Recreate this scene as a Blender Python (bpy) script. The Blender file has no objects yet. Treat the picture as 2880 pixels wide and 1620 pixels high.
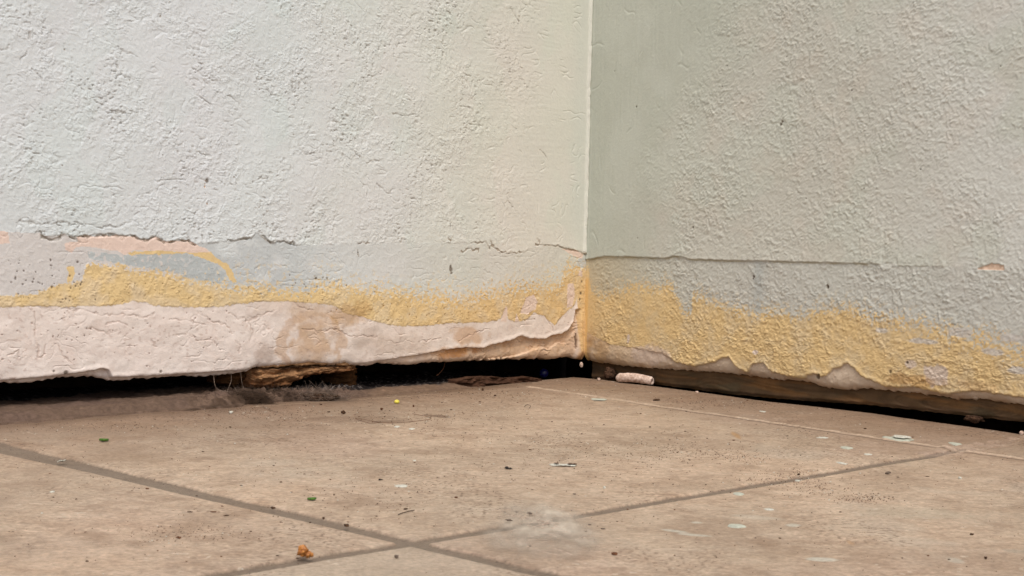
import bpy, math, random
import numpy as np
from mathutils import Matrix, Vector
# ------------------------------------------------------------------ camera, sky, sun, exposure
SC = bpy.context.scene
COL = SC.collection
FPX, PITCH, ROLL, H = 4200.0, 0.0358, 0.02404, 0.128       # photograph space is 2880 x 1620
cp, sp = math.cos(PITCH), math.sin(PITCH)
FW = np.array([0, cp, -sp]); rt = np.array([1.0, 0, 0]); up0 = np.array([0, sp, cp])
RT = math.cos(ROLL)*rt + math.sin(ROLL)*up0
UP = -math.sin(ROLL)*rt + math.cos(ROLL)*up0
cam = bpy.data.cameras.new('camera'); co = bpy.data.objects.new('camera', cam); COL.objects.link(co)
m = Matrix.Identity(4)
for i in range(3):
    m[i][0], m[i][1], m[i][2] = RT[i], UP[i], -FW[i]
m[2][3] = H
co.matrix_world = m
cam.sensor_width = 36; cam.lens = FPX/2880*36
cam.clip_start = 0.02; cam.clip_end = 200
cam.dof.use_dof = True; cam.dof.focus_distance = 1.15; cam.dof.aperture_fstop = 58
SC.camera = co
SUN_EL, SUN_AZ = math.radians(55), math.radians(174)       # azimuth clockwise from +Y (the view direction)
w = bpy.data.worlds.new('World'); SC.world = w; w.use_nodes = True
nt = w.node_tree; nt.nodes.clear()
sky = nt.nodes.new('ShaderNodeTexSky'); sky.sky_type = 'NISHITA'; sky.sun_disc = False
sky.sun_elevation = SUN_EL; sky.sun_rotation = SUN_AZ; sky.dust_density = 4.0; sky.air_density = 1.0; sky.ozone_density = 0.6
bg = nt.nodes.new('ShaderNodeBackground'); bg.inputs[1].default_value = 0.12
wo = nt.nodes.new('ShaderNodeOutputWorld')
nt.links.new(sky.outputs[0], bg.inputs[0]); nt.links.new(bg.outputs[0], wo.inputs[0])
sl = bpy.data.lights.new('sun', 'SUN'); sl.energy = 1.5; sl.angle = math.radians(14); sl.color = (1.0, 0.965, 0.91)
so = bpy.data.objects.new('sun', sl); COL.objects.link(so)
sd = Vector((math.sin(SUN_AZ)*math.cos(SUN_EL), math.cos(SUN_AZ)*math.cos(SUN_EL), math.sin(SUN_EL)))
so.rotation_euler = sd.to_track_quat('Z', 'Y').to_euler(); so.location = (0.5, -1, 2)
vs = SC.view_settings; vs.view_transform = 'Standard'; vs.look = 'None'; vs.gamma = 1.0; vs.use_curve_mapping = False
vs.exposure = 0.10

# ------------------------------------------------------------------ helpers
def ray(x, y):
    return FW + RT*(x-1440)/FPX - UP*(y-810)/FPX
def onfloor(x, y, z=0.0):
    d = ray(x, y); t = (z-H)/d[2]
    return np.array([d[0]*t, d[1]*t, z])
P0 = onfloor(1641, 1060)
class Plane:
    """vertical plane through the room corner; s runs along it away from the corner, n looks at the yard"""
    def __init__(self, deg, back=0.0):
        a = math.radians(deg); self.d = np.array([math.cos(a), math.sin(a), 0])
        n = np.array([-self.d[1], self.d[0], 0])
        if n @ (np.array([0, 0, 0]) - P0) < 0: n = -n
        self.n = n; self.o = P0 - n*back
    def st(self, x, y):
        r = ray(x, y); c = np.array([0, 0, H])
        t = ((self.o-c) @ self.n)/(r @ self.n); p = c + r*t - self.o
        return p @ self.d, p[2]
    def curve(self, pts):
        q = sorted(self.st(*p) for p in pts)
        return np.array([a for a, b in q]), np.array([b for a, b in q])
    def poly(self, pts): return np.array([self.st(*p) for p in pts])
WL, WR = Plane(-137.0), Plane(-49.7)

rs = np.random.RandomState(7)
_T = rs.rand(64, 512, 512).astype(np.float32) if False else None
_ang = rs.rand(256, 256)*2*np.pi
_GX, _GY = np.cos(_ang), np.sin(_ang)
def gn(x, y, seed=0):
    x = x + seed*37.31; y = y + seed*91.17
    xi = np.floor(x).astype(np.int64); yi = np.floor(y).astype(np.int64)
    fx = x-xi; fy = y-yi
    u = fx*fx*fx*(fx*(fx*6-15)+10); v = fy*fy*fy*(fy*(fy*6-15)+10)
    def g(a, b):
        i = (xi+a) & 255; j = (yi+b) & 255
        return _GX[i, j]*(fx-a) + _GY[i, j]*(fy-b)
    n0 = g(0, 0)*(1-u)+g(1, 0)*u; n1 = g(0, 1)*(1-u)+g(1, 1)*u
    return (n0*(1-v)+n1*v)*1.5
def fbm(x, y, o=4, seed=0, gain=0.5):
    r = 0; a = 1.0; t = 0
    for k in range(o):
        r = r + a*gn(x*2.03**k, y*2.03**k, seed+k*3+1); t += a; a *= gain
    return r/t
def ss(a, b, x):
    t = np.clip((x-a)/(b-a), 0, 1); return t*t*(3-2*t)
def lin(c):
    c = np.array(c)/255.0
    return np.where(c <= 0.04045, c/12.92, ((c+0.055)/1.055)**2.4)
def inpoly(x, y, P):
    r = np.zeros(x.shape, bool); n = len(P)
    for i in range(n):
        x1, y1 = P[i]; x2, y2 = P[(i+1) % n]
        if y1 == y2: continue
        c = ((y1 > y) != (y2 > y)) & (x < (x2-x1)*(y-y1)/(y2-y1)+x1)
        r ^= c
    return r
def put(col, mask, c):
    mk = np.asarray(mask, float)[..., None]
    return col*(1-mk) + np.asarray(c)*mk

def obj(name, me, mat, parent=None):
    o = bpy.data.objects.new(name, me); COL.objects.link(o)
    if mat: me.materials.append(mat)
    if parent: o.parent = parent
    return o
def tag(o, label=None, cat=None, group=None, kind=None):
    if label: o['label'] = label
    if cat: o['category'] = cat
    if group: o['group'] = group
    if kind: o['kind'] = kind
    return o
def mesh_np(name, V, F, col=None, smooth=True):
    me = bpy.data.meshes.new(name)
    V = np.asarray(V, np.float32); F = np.asarray(F, np.int32); k = F.shape[1]
    me.vertices.add(len(V)); me.vertices.foreach_set('co', V.ravel())
    me.loops.add(F.size); me.loops.foreach_set('vertex_index', F.ravel())
    me.polygons.add(len(F)); me.polygons.foreach_set('loop_start', np.arange(0, F.size, k, dtype=np.int32))
    try: me.polygons.foreach_set('loop_total', np.full(len(F), k, np.int32))
    except Exception: pass
    me.update(calc_edges=True)
    if smooth: me.polygons.foreach_set('use_smooth', np.ones(len(F), bool))
    if col is not None:
        a = me.color_attributes.new('paint', 'FLOAT_COLOR', 'POINT')
        c = np.ones((len(V), 4), np.float32); c[:, :3] = col
        a.data.foreach_set('color', c.ravel())
    return me
def gridF(nr, nc, flip=False):
    i = np.arange(nr*nc).reshape(nr, nc)
    a, b, c, d = i[:-1, :-1].ravel(), i[:-1, 1:].ravel(), i[1:, 1:].ravel(), i[1:, :-1].ravel()
    return np.stack([a, d, c, b] if flip else [a, b, c, d], 1)
def axis(*seg):
    """non-uniform axis: (start, stop, step) runs joined"""
    r = []
    for a, b, st in seg: r.append(np.arange(a, b, st))
    r.append([seg[-1][1]]); return np.concatenate(r)

# ------------------------------------------------------------------ materials
def mat_attr(name, rough=0.75, spec=0.25, var=0.08, vscale=300, bump=0.15, bscale=900, bdist=0.0004, stretch=(1, 1, 1)):
    m = bpy.data.materials.new(name); m.use_nodes = True; t = m.node_tree; N = t.nodes; L = t.links
    b = N['Principled BSDF']; b.inputs['Roughness'].default_value = rough; b.inputs['Specular IOR Level'].default_value = spec
    a = N.new('ShaderNodeAttribute'); a.attribute_name = 'paint'
    tc = N.new('ShaderNodeTexCoord'); mp = N.new('ShaderNodeMapping'); mp.inputs['Scale'].default_value = stretch
    L.new(tc.outputs['Object'], mp.inputs[0])
    n = N.new('ShaderNodeTexNoise'); n.inputs['Scale'].default_value = vscale; n.inputs['Detail'].default_value = 5; n.inputs['Roughness'].default_value = 0.65
    L.new(mp.outputs[0], n.inputs[0])
    r = N.new('ShaderNodeMapRange'); r.inputs[1].default_value = 0.25; r.inputs[2].default_value = 0.75
    r.inputs[3].default_value = 1-var; r.inputs[4].default_value = 1+var
    L.new(n.outputs[0], r.inputs[0])
    x = N.new('ShaderNodeVectorMath'); x.operation = 'SCALE'
    L.new(a.outputs['Color'], x.inputs[0]); L.new(r.outputs[0], x.inputs['Scale'])
    L.new(x.outputs[0], b.inputs['Base Color'])
    n2 = N.new('ShaderNodeTexNoise'); n2.inputs['Scale'].default_value = bscale; n2.inputs['Detail'].default_value = 6; n2.inputs['Roughness'].default_value = .7
    L.new(mp.outputs[0], n2.inputs[0])
    bp = N.new('ShaderNodeBump'); bp.inputs['Strength'].default_value = bump; bp.inputs['Distance'].default_value = bdist
    L.new(n2.outputs[0], bp.inputs['Height']); L.new(bp.outputs[0], b.inputs['Normal'])
    return m
def mat_plain(name, c, c2=None, rough=0.7, scale=400, spec=0.3, sss=0):
    m = bpy.data.materials.new(name); m.use_nodes = True; t = m.node_tree; N = t.nodes; L = t.links
    b = N['Principled BSDF']; b.inputs['Roughness'].default_value = rough; b.inputs['Specular IOR Level'].default_value = spec
    tc = N.new('ShaderNodeTexCoord'); n = N.new('ShaderNodeTexNoise'); n.inputs['Scale'].default_value = scale; n.inputs['Detail'].default_value = 4
    L.new(tc.outputs['Object'], n.inputs[0])
    cr = N.new('ShaderNodeValToRGB'); L.new(n.outputs[0], cr.inputs[0])
    c2 = c*0.7 if c2 is None else c2
    cr.color_ramp.elements[0].position = 0.35; cr.color_ramp.elements[1].position = 0.65
    cr.color_ramp.elements[0].color = (*c2, 1); cr.color_ramp.elements[1].color = (*c, 1)
    L.new(cr.outputs[0], b.inputs['Base Color'])
    bp = N.new('ShaderNodeBump'); bp.inputs['Strength'].default_value = 0.3; bp.inputs['Distance'].default_value = 0.0003
    L.new(n.outputs[0], bp.inputs['Height']); L.new(bp.outputs[0], b.inputs['Normal'])
    return m
M_WALL = mat_attr('painted_plaster', 0.8, 0.2, 0.035, 260, 0.35, 1100, 0.0004)
M_FLOOR = mat_attr('ceramic_tile', 0.7, 0.25, 0.34, 620, 0.9, 700, 0.0009, (0.7, 1.0, 1.0))
_t = M_FLOOR.node_tree; _n = _t.nodes.new('ShaderNodeTexNoise'); _n.inputs['Scale'].default_value = 14; _n.inputs['Detail'].default_value = 6
_r = _t.nodes.new('ShaderNodeMapRange'); _r.inputs[1].default_value = .35; _r.inputs[2].default_value = .65; _r.inputs[3].default_value = .42; _r.inputs[4].default_value = .85
_c = _t.nodes.new('ShaderNodeTexCoord'); _t.links.new(_c.outputs['Object'], _n.inputs[0]); _t.links.new(_n.outputs[0], _r.inputs[0]); _t.links.new(_r.outputs[0], _t.nodes['Principled BSDF'].inputs['Roughness'])
M_WOOD = mat_attr('weathered_wood', 0.75, 0.2, 0.25, 90, 0.5, 300, 0.0008)
M_DIRT = mat_attr('loose_dirt', 0.95, 0.1, 0.35, 260, 0.8, 500, 0.001)
# ------------------------------------------------------------------ traced outlines (photograph pixels, turned into wall-plane metres)
L_BOT = [(-400,1108),(-200,1092),(0,1074),(50,1074),(103,1072),(124,1068),(150,1065),(174,1057),(228,1059),(244,1055),(269,1055),(290,1062),(315,1066),(360,1069),(393,1061),(455,1060),(517,1055),(580,1057),(621,1053),(683,1047),(700,1042),(723,1030),(780,1027),(839,1024),(870,1018),(942,1026),(975,1018),(1004,1026),(1042,1026),(1070,1018),(1108,1020),(1157,1024),(1220,1016),(1270,1016),(1330,1012),(1399,1010),(1432,1007),(1469,1010),(1490,1005),(1510,1010),(1523,1003),(1545,1009),(1572,1007),(1606,1000),(1625,1006),(1641,1008)]
L_LAY = [(-10,1072),(160,1058),(200,1052),(250,1045),(290,1036),(306,1043),(316,1062),(420,1059),(700,1040),(860,1022),(1004,1024),(1075,1014),(1137,1004),(1199,995),(1240,985),(1303,978),(1357,979),(1407,964),(1440,956),(1465,944),(1490,952),(1531,954),(1556,942),(1581,939),(1600,925),(1612,906),(1618,870)]
L_LAY2 = [(1350,1013),(1420,1008),(1470,998),(1490,989),(1523,977),(1548,983),(1573,964),(1597,966),(1607,985),(1614,1003)]
L_YB = [(-400,885),(0,865),(60,862),(124,861),(166,864),(248,862),(331,857),(373,848),(406,850),(435,860),(517,865),(621,863),(720,848),(806,848),(888,853),(938,859),(971,882),(1013,890),(1054,904),(1108,917),(1199,917),(1261,908),(1366,908),(1407,898),(1419,868),(1430,900),(1448,906),(1481,898),(1502,880),(1531,890),(1560,915),(1585,886),(1614,860),(1622,840),(1632,990),(1641,1000)]
L_YT = [(-400,850),(0,832),(99,826),(153,803),(190,797),(232,790),(238,760),(244,745),(290,745),(352,745),(364,762),(435,761),(497,774),(580,790),(646,807),(720,803),(764,811),(847,824),(888,807),(950,799),(1013,815),(1075,815),(1157,826),(1240,832),(1286,844),(1324,832),(1386,824),(1448,807),(1531,808),(1581,795),(1589,757),(1620,750),(1641,752)]
L_SC = [(-400,668),(0,652),(112,655),(130,666),(166,664),(182,657),(195,664),(218,667),(380,665),(397,676),(425,674),(438,666),(465,680),(530,678),(548,688),(640,678),(702,670),(719,654),(735,664),(760,683),(797,677),(826,689),(900,690),(1008,683),(1200,683),(1324,683),(1366,681),(1374,699),(1382,683),(1399,708),(1420,712),(1469,710),(1506,689),(1564,691),(1614,703),(1645,714)]
R_SC = [(1652,730),(1705,721),(1760,722),(1822,724),(1870,726),(1897,720),(1921,722),(1938,729),(2050,732),(2174,735),(2340,739),(2479,742),(2490,738),(2520,742),(2524,748),(2657,749),(2900,756),(3300,765)]
R_YT = [(1641,752),(1655,753),(1664,824),(1697,836),(1738,819),(1780,807),(1843,807),(1884,799),(1901,832),(1926,882),(1942,886),(1950,832),(1988,844),(2050,869),(2133,886),(2190,880),(2236,898),(2298,877),(2326,874),(2388,870),(2450,895),(2533,907),(2595,919),(2698,948),(2781,957),(2880,990),(3300,1080)]
R_YB = [(1641,930),(1680,950),(1717,964),(1780,973),(1862,989),(1897,1014),(1946,1026),(2008,1014),(2030,1002),(2050,1000),(2070,1031),(2099,1045),(2116,1018),(2145,1014),(2162,1039),(2215,1055),(2257,1062),(2272,1050),(2290,1047),(2310,1055),(2327,1051),(2344,1031),(2360,1028),(2381,1016),(2400,1030),(2425,1056),(2491,1085),(2574,1085),(2657,1106),(2740,1093),(2822,1108),(2880,1114),(3300,1180)]
R_YB = [(x_, y_+(5 if x_ > 1700 else 0)) for x_, y_ in R_YB]
R_BOT = [(1641,1008),(1660,1014),(1738,1026),(1760,1028),(1850,1034),(1926,1040),(2000,1044),(2075,1051),(2174,1064),(2257,1070),(2285,1077),(2298,1084),(2360,1094),(2430,1090),(2491,1097),(2560,1102),(2595,1108),(2640,1112),(2678,1120),(2740,1118),(2822,1131),(2880,1137),(3300,1190)]

# ================================================================== left wall
S1 = WL.st(0, 1074)[0]
s = axis((0, S1+0.05, 0.00052), (S1+0.05, S1+0.2, 0.004), (S1+0.2, 3.2, 0.1))
z = axis((0, 0.375, 0.00050), (0.375, 0.385, 0.001), (0.385, 0.5, 0.004), (0.5, 2.7, 0.1))
bs, bz = WL.curve(L_BOT)
def wall(pl, s, z, bot, feat, lip, name, mat):
    S, Z0 = np.meshgrid(s, z)
    zb = np.interp(s, *bot) + 0.0009*gn(s*260, s*0+3.3, 5)*(s < 0.7)
    zlo = 0.0
    k = np.clip(1-Z0/0.06, 0, 1)
    Z = Z0 + zb[None, :]*k*k*(3-2*k)*1.0
    Z[0] = zb
    D, C = feat(S, Z)
    fade = (1-ss(s[-1]*0+0.62, 0.7, S))*(1-ss(0.42, 0.5, Z))
    D = D*fade
    P = pl.o + S[..., None]*pl.d + Z[..., None]*np.array([0, 0, 1]) + D[..., None]*pl.n
    # underside lip: rolls back under the plaster
    rows = []
    dn = D[0]
    for dep, dz in ((lip, 0.001), (lip*0.6, -0.0004+0), (lip*0.25, -0.0011), (0.0008, -0.0007)):
        R = pl.o + s[:, None]*pl.d + (zb+dz+0.0012*gn(s*150, s*0+dep*900, 9)*(dep > 0.002))[:, None]*np.array([0, 0, 1]) + (dn-dep)[:, None]*pl.n
        rows.append(R[None])
    V = np.concatenate(rows+[P], 0); CC = np.concatenate([C[:1]*0.8]*3+[C[:1]]+[C], 0)
    nr, nc = V.shape[:2]
    me = mesh_np(name, V.reshape(-1, 3), gridF(nr, nc, flip=(np.cross(pl.d, [0, 0, 1]) @ pl.n) < 0), CC.reshape(-1, 3))
    return me
def crumple(S, Z, sc, seed, diag=0.5):
    """trowelled stucco: flat plateaus with sharp diagonal creases between them"""
    a = S*sc; b = Z*sc
    x = a + 0.6*fbm(a*0.5, b*0.5, 3, seed+11); y = b + diag*a*0.6 + 0.6*fbm(a*0.5, b*0.5, 3, seed+23)
    n1 = gn(x*0.8, y*1.5, seed); n2 = gn(x*1.9, y*2.9, seed+1); n3 = gn(x*4.1, y*5.2, seed+2)
    r = 1-np.abs(n1)*2.2; r2 = 1-np.abs(n2)*2.2; r3 = 1-np.abs(n3)*2
    return 0.55*np.clip(n1*3, -1, 1)*0.5 + 0.5*np.clip(n2*2.5, -1, 1)*0.55 + 0.25*n3 - 0.35*np.clip(r2, 0, 1)**4*(n1 > -0.1)
def shingle(S, Z, f, diag, warp, seed, cut=0.0, soft=0.10):
    """lapped flakes of plaster: each rises gently downwards and ends in a sharp lower lip"""
    ph = Z*f + diag*f*S + warp*fbm(S*f*0.42, Z*f*0.42, 3, seed) + 0.5*gn(S*f*1.3, Z*f*1.3, seed+9)
    fr = ph-np.floor(ph)
    prof = ss(0, soft, fr)*(1-fr)
    gate = ss(cut, cut+0.22, gn(S*f*0.5, Z*f*0.42, seed+5)+0.45*gn(S*f*1.1, Z*f*1.0, seed+6))
    return prof*gate
def feat_left(S, Z):
    sc_s, sc_z = WL.curve(L_SC)
    scz = np.interp(S, sc_s, sc_z) + 0.0007*gn(S*300, Z*0, 4)
    d_sc = Z-scz
    upper = ss(-0.0003, 0.0003, d_sc)
    corner = ss(0.035, 0.17, S + 0.03*fbm(S*18, Z*18, 3, 31) + 0.10*(Z-0.2))
    blotch = ss(-0.35, 0.25, fbm(S*24, Z*24, 3, 61))
    amp = (0.14+0.86*corner)*(0.35+0.65*blotch)
    cr = crumple(S, Z, 125, 3)
    fine = fbm(S*420, Z*420, 3, 17)
    sh = 0.55*shingle(S, Z, 130, 0.28, 2.0, 301, 0.2, .05)+0.9*shingle(S, Z, 235, 0.2, 2.6, 311, -0.05, .06)+0.95*shingle(S, Z, 390, -0.2, 2.4, 321, -0.15, .08)
    D = upper*(0.00006*amp*cr + 0.00044*amp*sh + 0.00014*fine*amp + 0.00006*fine)
    pits = ss(0.42, 0.54, gn(S*330+.5*fine, Z*420, 331))*ss(-0.1, 0.25, gn(S*30, Z*26, 333))
    D -= upper*pits*0.0006*amp
    # sparse nicks and creases near the corner
    nick = np.clip(1-np.abs(gn(S*90+fbm(S*40, Z*40, 2, 8), Z*130, 41))*9, 0, 1)*ss(0.25, 0.45, gn(S*60, Z*60, 43))
    D -= upper*0.00045*nick
    trowel = gn(S*16, Z*420+2*gn(S*20, Z*30, 5), 47)*ss(0.02, 0.06, S)*(1-ss(0.09, 0.2, S))
    D += upper*0.00007*trowel
    # large soft waviness
    D += 0.0013*fbm(S*12, Z*12, 2, 71)*ss(0, 0.04, S)
    # upper coat stands proud of the lower coats, its torn edge lifts a little
    PXL = np.array([-300, 0, 60, 120, 150, 250, 400, 540, 640, 700, 720, 740, 826, 850, 1000, 1180, 1360, 1380, 1469, 1500, 1641])
    KL = np.array([.3, .05, .05, .5, .5, .1, .5, .25, .35, .8, .1, .9, .8, .04, .1, .08, .25, .6, .35, .35, .9])
    sp_ = np.array([WL.st(x_, 690)[0] for x_ in PXL])[::-1]
    strong = np.interp(S, sp_, KL[::-1])
    D += upper*0.0009*strong*np.exp(-np.clip(d_sc, 0, 1)/0.012) + 0.0005*np.exp(-((d_sc-0.0008)/0.0014)**2)*upper*strong*ss(-.3, .2, gn(S*120, S*0+3, 391))
    # lower band: older coats, thin
    lowt = 0.00010*crumple(S, Z, 170, 13, 0.2) + 0.00016*fine + 0.00036*shingle(S, Z, 240, 0.1, 2.6, 341, 0.05, .06)+0.00040*shingle(S, Z, 400, -.2, 2.4, 351, -0.1, .08)
    low = (1-upper)
    ybs, ybz = WL.curve(L_YB); yts, ytz = WL.curve(L_YT)
    w1 = 0.0022*fbm(S*260, Z*260, 3, 51); w2 = 0.0035*fbm(S*330, Z*330, 3, 53)
    yb = np.interp(S, ybs, ybz); yt = np.interp(S, yts, ytz)
    d_yb = Z-yb+w1*0.6; d_yt = Z-yt
    ragg = np.interp(S, [0, .03, .1, .2, .3, .4, .5], [1.8, 4.2, 4.2, 3.2, 2.2, 2.4, .5])
    spk = fbm(S*330, Z*370, 3, 55, 0.7)*1.25
    is_y = ss(-0.0002, 0.0002, d_yb)*ss(-0.02, 0.02, -(d_yt/0.006/ragg)+spk*1.0)
    D += low*lowt*(0.45+0.55*is_y)*(0.6+0.4*ss(0, .001, d_yb)) + low*0.0002*ss(-0.0003, 0.0008, d_yb)
    # layered torn base coat
    ls, lz = WL.curve(L_LAY); dl = Z-np.interp(S, ls, lz)-0.0006*gn(S*200, S*0, 77)
    dep = np.interp(S, [0.005, 0.010, 0.03, 0.1, 0.17, 0.25, 0.36, 0.41, 0.48, 0.6], [0, .9, 1, .9, .5, .15, .3, .7, .9, .2])
    lay = ss(-0.0004, 0.0003, dl)
    D -= 0.0038*dep*(1-lay)
    D += (1-lay)*dep*0.0011*fbm(S*95, Z*95, 4, 371)+ (1-lay)*dep*0.0010*shingle(S, Z, 120, 0.3, 3.0, 373, -0.1)
    D += 0.0007*np.exp(-((dl-0.0012)/0.0018)**2)*dep*lay
    l2s, l2z = WL.curve(L_LAY2); dl2 = Z-np.interp(S, l2s, l2z, left=9, right=-9)-0.0006*gn(S*300, S*0, 79)
    in2 = (S > l2s[0]) & (S < l2s[-1])
    D += np.where(in2, 0.0022*(1-ss(-0.0004, 0.0004, dl2)), 0)
    # broken bottom: rounding at the edge, chips
    bz_ = np.interp(S, bs, bz); db = Z-bz_
    D -= 0.0022*np.exp(-np.clip(db, 0, 1)/0.0018)
    pk = 0.0007*fbm(S*60, Z*60, 3, 81)*(1-ss(0, 0.01, d_yb))
    D += low*pk
    crk = np.clip(1-np.abs(gn(S*55+0.8*fbm(S*90, Z*90, 2, 3), Z*100, 83))*14, 0, 1)*ss(0.0, 0.3, gn(S*33, Z*33, 84))
    D -= low*0.0004*crk
    # hairline groove down the inner corner bead and its ridge
    bead = np.exp(-((S-0.0026-0.0005*gn(Z*70, Z*0, 7)-0.0009*gn(Z*22, Z*0, 8))/0.0014)**2)
    D += bead*(0.0021+0.0005*gn(S*200, Z*160, 6))*upper

    strip = ss(0.0085, 0.005, S+0.0016*fbm(S*60, Z*80, 3, 3))*ss(0.062, 0.045, Z)
    D += strip*(0.0012+0.0005*gn(S*300, Z*60, 6))*ss(0.0165, 0.024, Z)
    gro = np.exp(-((S-0.0085-0.0008*gn(Z*90, Z*0, 5))/0.0007)**2)*ss(0.042, 0.036, Z)*ss(0.024, 0.030, Z)
    D -= gro*0.003
    # ---- paint
    warm = lin((217, 215, 204)); cool = lin((216, 223, 227))
    t = ss(0.02, 0.42, S+0.04*fbm(S*9, Z*9, 2, 91))[..., None]
    C = warm*(1-t)+cool*t  # warm to cool run paints in the cooler daylight at the far end
    g = fbm(S*13, Z*11, 3, 93)
    C = C*(1+0.03*np.clip(g*2, -1, 1)[..., None]*np.array([.5, -0.15, 0.15]))
    g2 = ss(0.1, 0.22, fbm(S*16+3, Z*12, 3, 97))
    C = C*(1+g2[..., None]*np.array([-0.022, 0.0, -0.008]))
    cb = np.exp(-((S-0.012)/0.012)**2)*ss(0.1, 0.16, Z)
    C = put(C, 0.35*cb, lin((200, 208, 200)))
    # older coats
    grey = lin((196, 203, 206)); pg = lin((213, 209, 207)); cream = lin((214, 208, 192))
    tl = np.interp(S, np.array([WL.st(x_, 740)[0] for x_ in (1641, 1100, 960, 880, 800, 640, 200, 100, 0, -300)]), [.03, .08, .2, .5, .85, .95, .9, .3, .12, .1])*ss(-.5, -.1, fbm(S*30, Z*60, 3, 361))
    lowc = C*0.965*(1-tl[..., None]) + grey*tl[..., None]
    m_pg = ss(0.40, 0.43, S+0.01*fbm(S*40, Z*40, 3, 5))
    lowc = put(lowc, m_pg*0.8, pg)
    fl = ss(0.16, 0.26, fbm(S*210, Z*240, 3, 101, .65))*ss(0.026, 0.0, d_yt+0.012*fbm(S*30, Z*30, 2, 102))*(S < 0.43)
    yel = lin((226, 201, 151)); yel2 = lin((221, 191, 140)); pink = lin((234, 224, 218)); tan = lin((216, 196, 174))
    C = put(C, low, lowc)
    C = put(C, low*fl*0.8*np.interp(S, [0, .05, .13, .17, .33, .43], [1, .8, .3, 1, .7, .3]), yel)
    yc = yel*(1-ss(0.3, 0.1, S)[..., None]) + yel2*ss(0.3, 0.1, S)[..., None]
    yc = yc*(1+0.10*fbm(S*120, Z*120, 3, 103)[..., None])
    soft = ss(0.008, -0.007, d_yt+0.010*fbm(S*60, Z*60, 3, 393))*ss(0, .001, d_yb)
    C = put(C, low*soft*0.22*ss(.46, .43, S), yc)
    C = put(C, low*is_y*(0.75+.25*ss(-.3, .2, fbm(S*60, Z*60, 4, 394))), yc)
    pinkm = low*(1-ss(-0.0002, 0.0002, d_yb))
    pc = pink*(1+0.05*fbm(S*40, Z*60, 3, 105)[..., None]*np.array([0.4, 1, 1.2]))
    pc = np.broadcast_to(pc, C.shape).copy()
    # damp, rusty and sooty stains in the base coat
    def blob(px, py, rx, ry, seed, soft=0.6):
        a, b = WL.st(px, py); k = 1.32/FPX*1.25
        q = np.hypot((S-a)/(rx*k), (Z-b)/(ry*k)) + 0.95*fbm(S*70, Z*70, 5, seed, .6)
        return ss(1.0, 1.0-soft, q)
    pc = put(pc, 0.7*blob(880, 968, 66, 62, 111, .5)*(0.6+.4*ss(-.3, .3, fbm(S*90, Z*90, 4, 112))), lin((196, 158, 116)))
    pc = put(pc, 0.5*ss(.16, .05, np.abs(np.hypot((S-WL.st(880, 965)[0])/.030, (Z-WL.st(880, 965)[1])/.024)+.35*fbm(S*80, Z*80, 4, 114)-.95)), lin((188, 146, 100)))
    pc = put(pc, 0.5*blob(900, 900, 95, 50, 113), lin((205, 178, 150)))
    pc = put(pc, 0.45*blob(1040, 955, 60, 28, 115), lin((175, 160, 150)))
    pc = put(pc, 0.4*blob(1130, 970, 120, 30, 116), lin((190, 172, 158)))
    pc = put(pc, 0.5*blob(745, 990, 30, 22, 117), lin((170, 150, 138)))
    pc = put(pc, 0.7*blob(1320, 945, 60, 26, 119), lin((196, 150, 105)))
    pc = put(pc, 0.6*blob(1270, 990, 90, 14, 121), lin((188, 138, 92)))
    pc = put(pc, 0.35*blob(820, 860, 130, 22, 123), lin((206, 184, 162)))
    pc = put(pc, 0.45*blob(1380, 995, 240, 26, 125), lin((205, 168, 130)))
    pc = put(pc, 0.35*ss(0.4, 0.15, S), tan)
    pc = put(pc, 0.35*blob(760, 880, 60, 45, 127), lin((232, 222, 216)))
    C = C*(1-pinkm[..., None]) + pc*pinkm[..., None]
    C = put(C, (1-lay)*dep*0.75*(S < 0.3), lin((206, 170, 132)))
    C = put(C, (1-lay)*ss(0.0, 0.35, fbm(S*36, Z*70, 4, 128))*(S < 0.3)*0.5, lin((190, 142, 96)))
    C = put(C, (1-lay)*ss(0.1, 0.35, fbm(S*80+9, Z*110, 4, 129))*(S < 0.3)*0.45, lin((226, 202, 176)))
    C = put(C, 0.8*(1-lay)*blob(1290, 988, 70, 14, 363, .4), lin((186, 132, 78)))
    C = put(C, pinkm*0.14*ss(0.05, 0.35, fbm(S*100, Z*130, 4, 365)), lin((200, 172, 158)))
    C = put(C, pinkm*0.35*ss(0.40, 0.5, gn(S*260, Z*480, 367))*ss(-.1, .2, gn(S*40, Z*40, 368)), lin((176, 150, 138)))
    C = put(C, 0.5*low*blob(985, 880, 60, 26, 131), lin((186, 146, 92)))
    # traced patches
    def pm(pts, wv=0.0006, f=300, seed=1):
        return inpoly(S+wv*gn(S*f, Z*f, seed), Z+wv*gn(S*f, Z*f, seed+5), WL.poly(pts)).astype(float)
    q = lambda L: [(x*.414, 600+y*.414) for x, y in L]
    blue = pm(q([(600,262),(850,285),(1050,262),(1280,268),(1430,330),(1500,390),(1530,420),(1500,475),(1400,462),(1250,430),(1180,400),(1040,380),(880,355),(700,320),(610,320)]), 0.0012, 260, 2)
    C = put(C, blue*low*0.95*(fbm(S*300, Z*300, 2, 7) < 0.22), lin((186, 195, 198)))
    arc = pm(q([(860,262),(1040,252),(1330,258),(1430,262),(1470,305),(1550,350),(1580,400),(1605,470),(1560,455),(1530,390),(1480,345),(1430,328),(1360,300),(1280,272),(1100,278),(880,282)]), 0.0009, 300, 3)
    C = put(C, arc*low, yel)
    ps = pm(q([(520,158),(780,150),(920,155),(950,180),(1010,176),(1060,156),(1120,190),(1290,182),(1320,208),(1400,240),(1430,265),(1330,268),(1150,255),(1050,256),(900,250),(850,285),(800,255),(700,240),(560,222),(520,235),(490,270),(450,250),(445,205),(480,195),(540,190)]), 0.0005, 200, 4)
    C = put(C, ps, lin((229, 209, 198))); D -= ps*upper*0.0009
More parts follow.
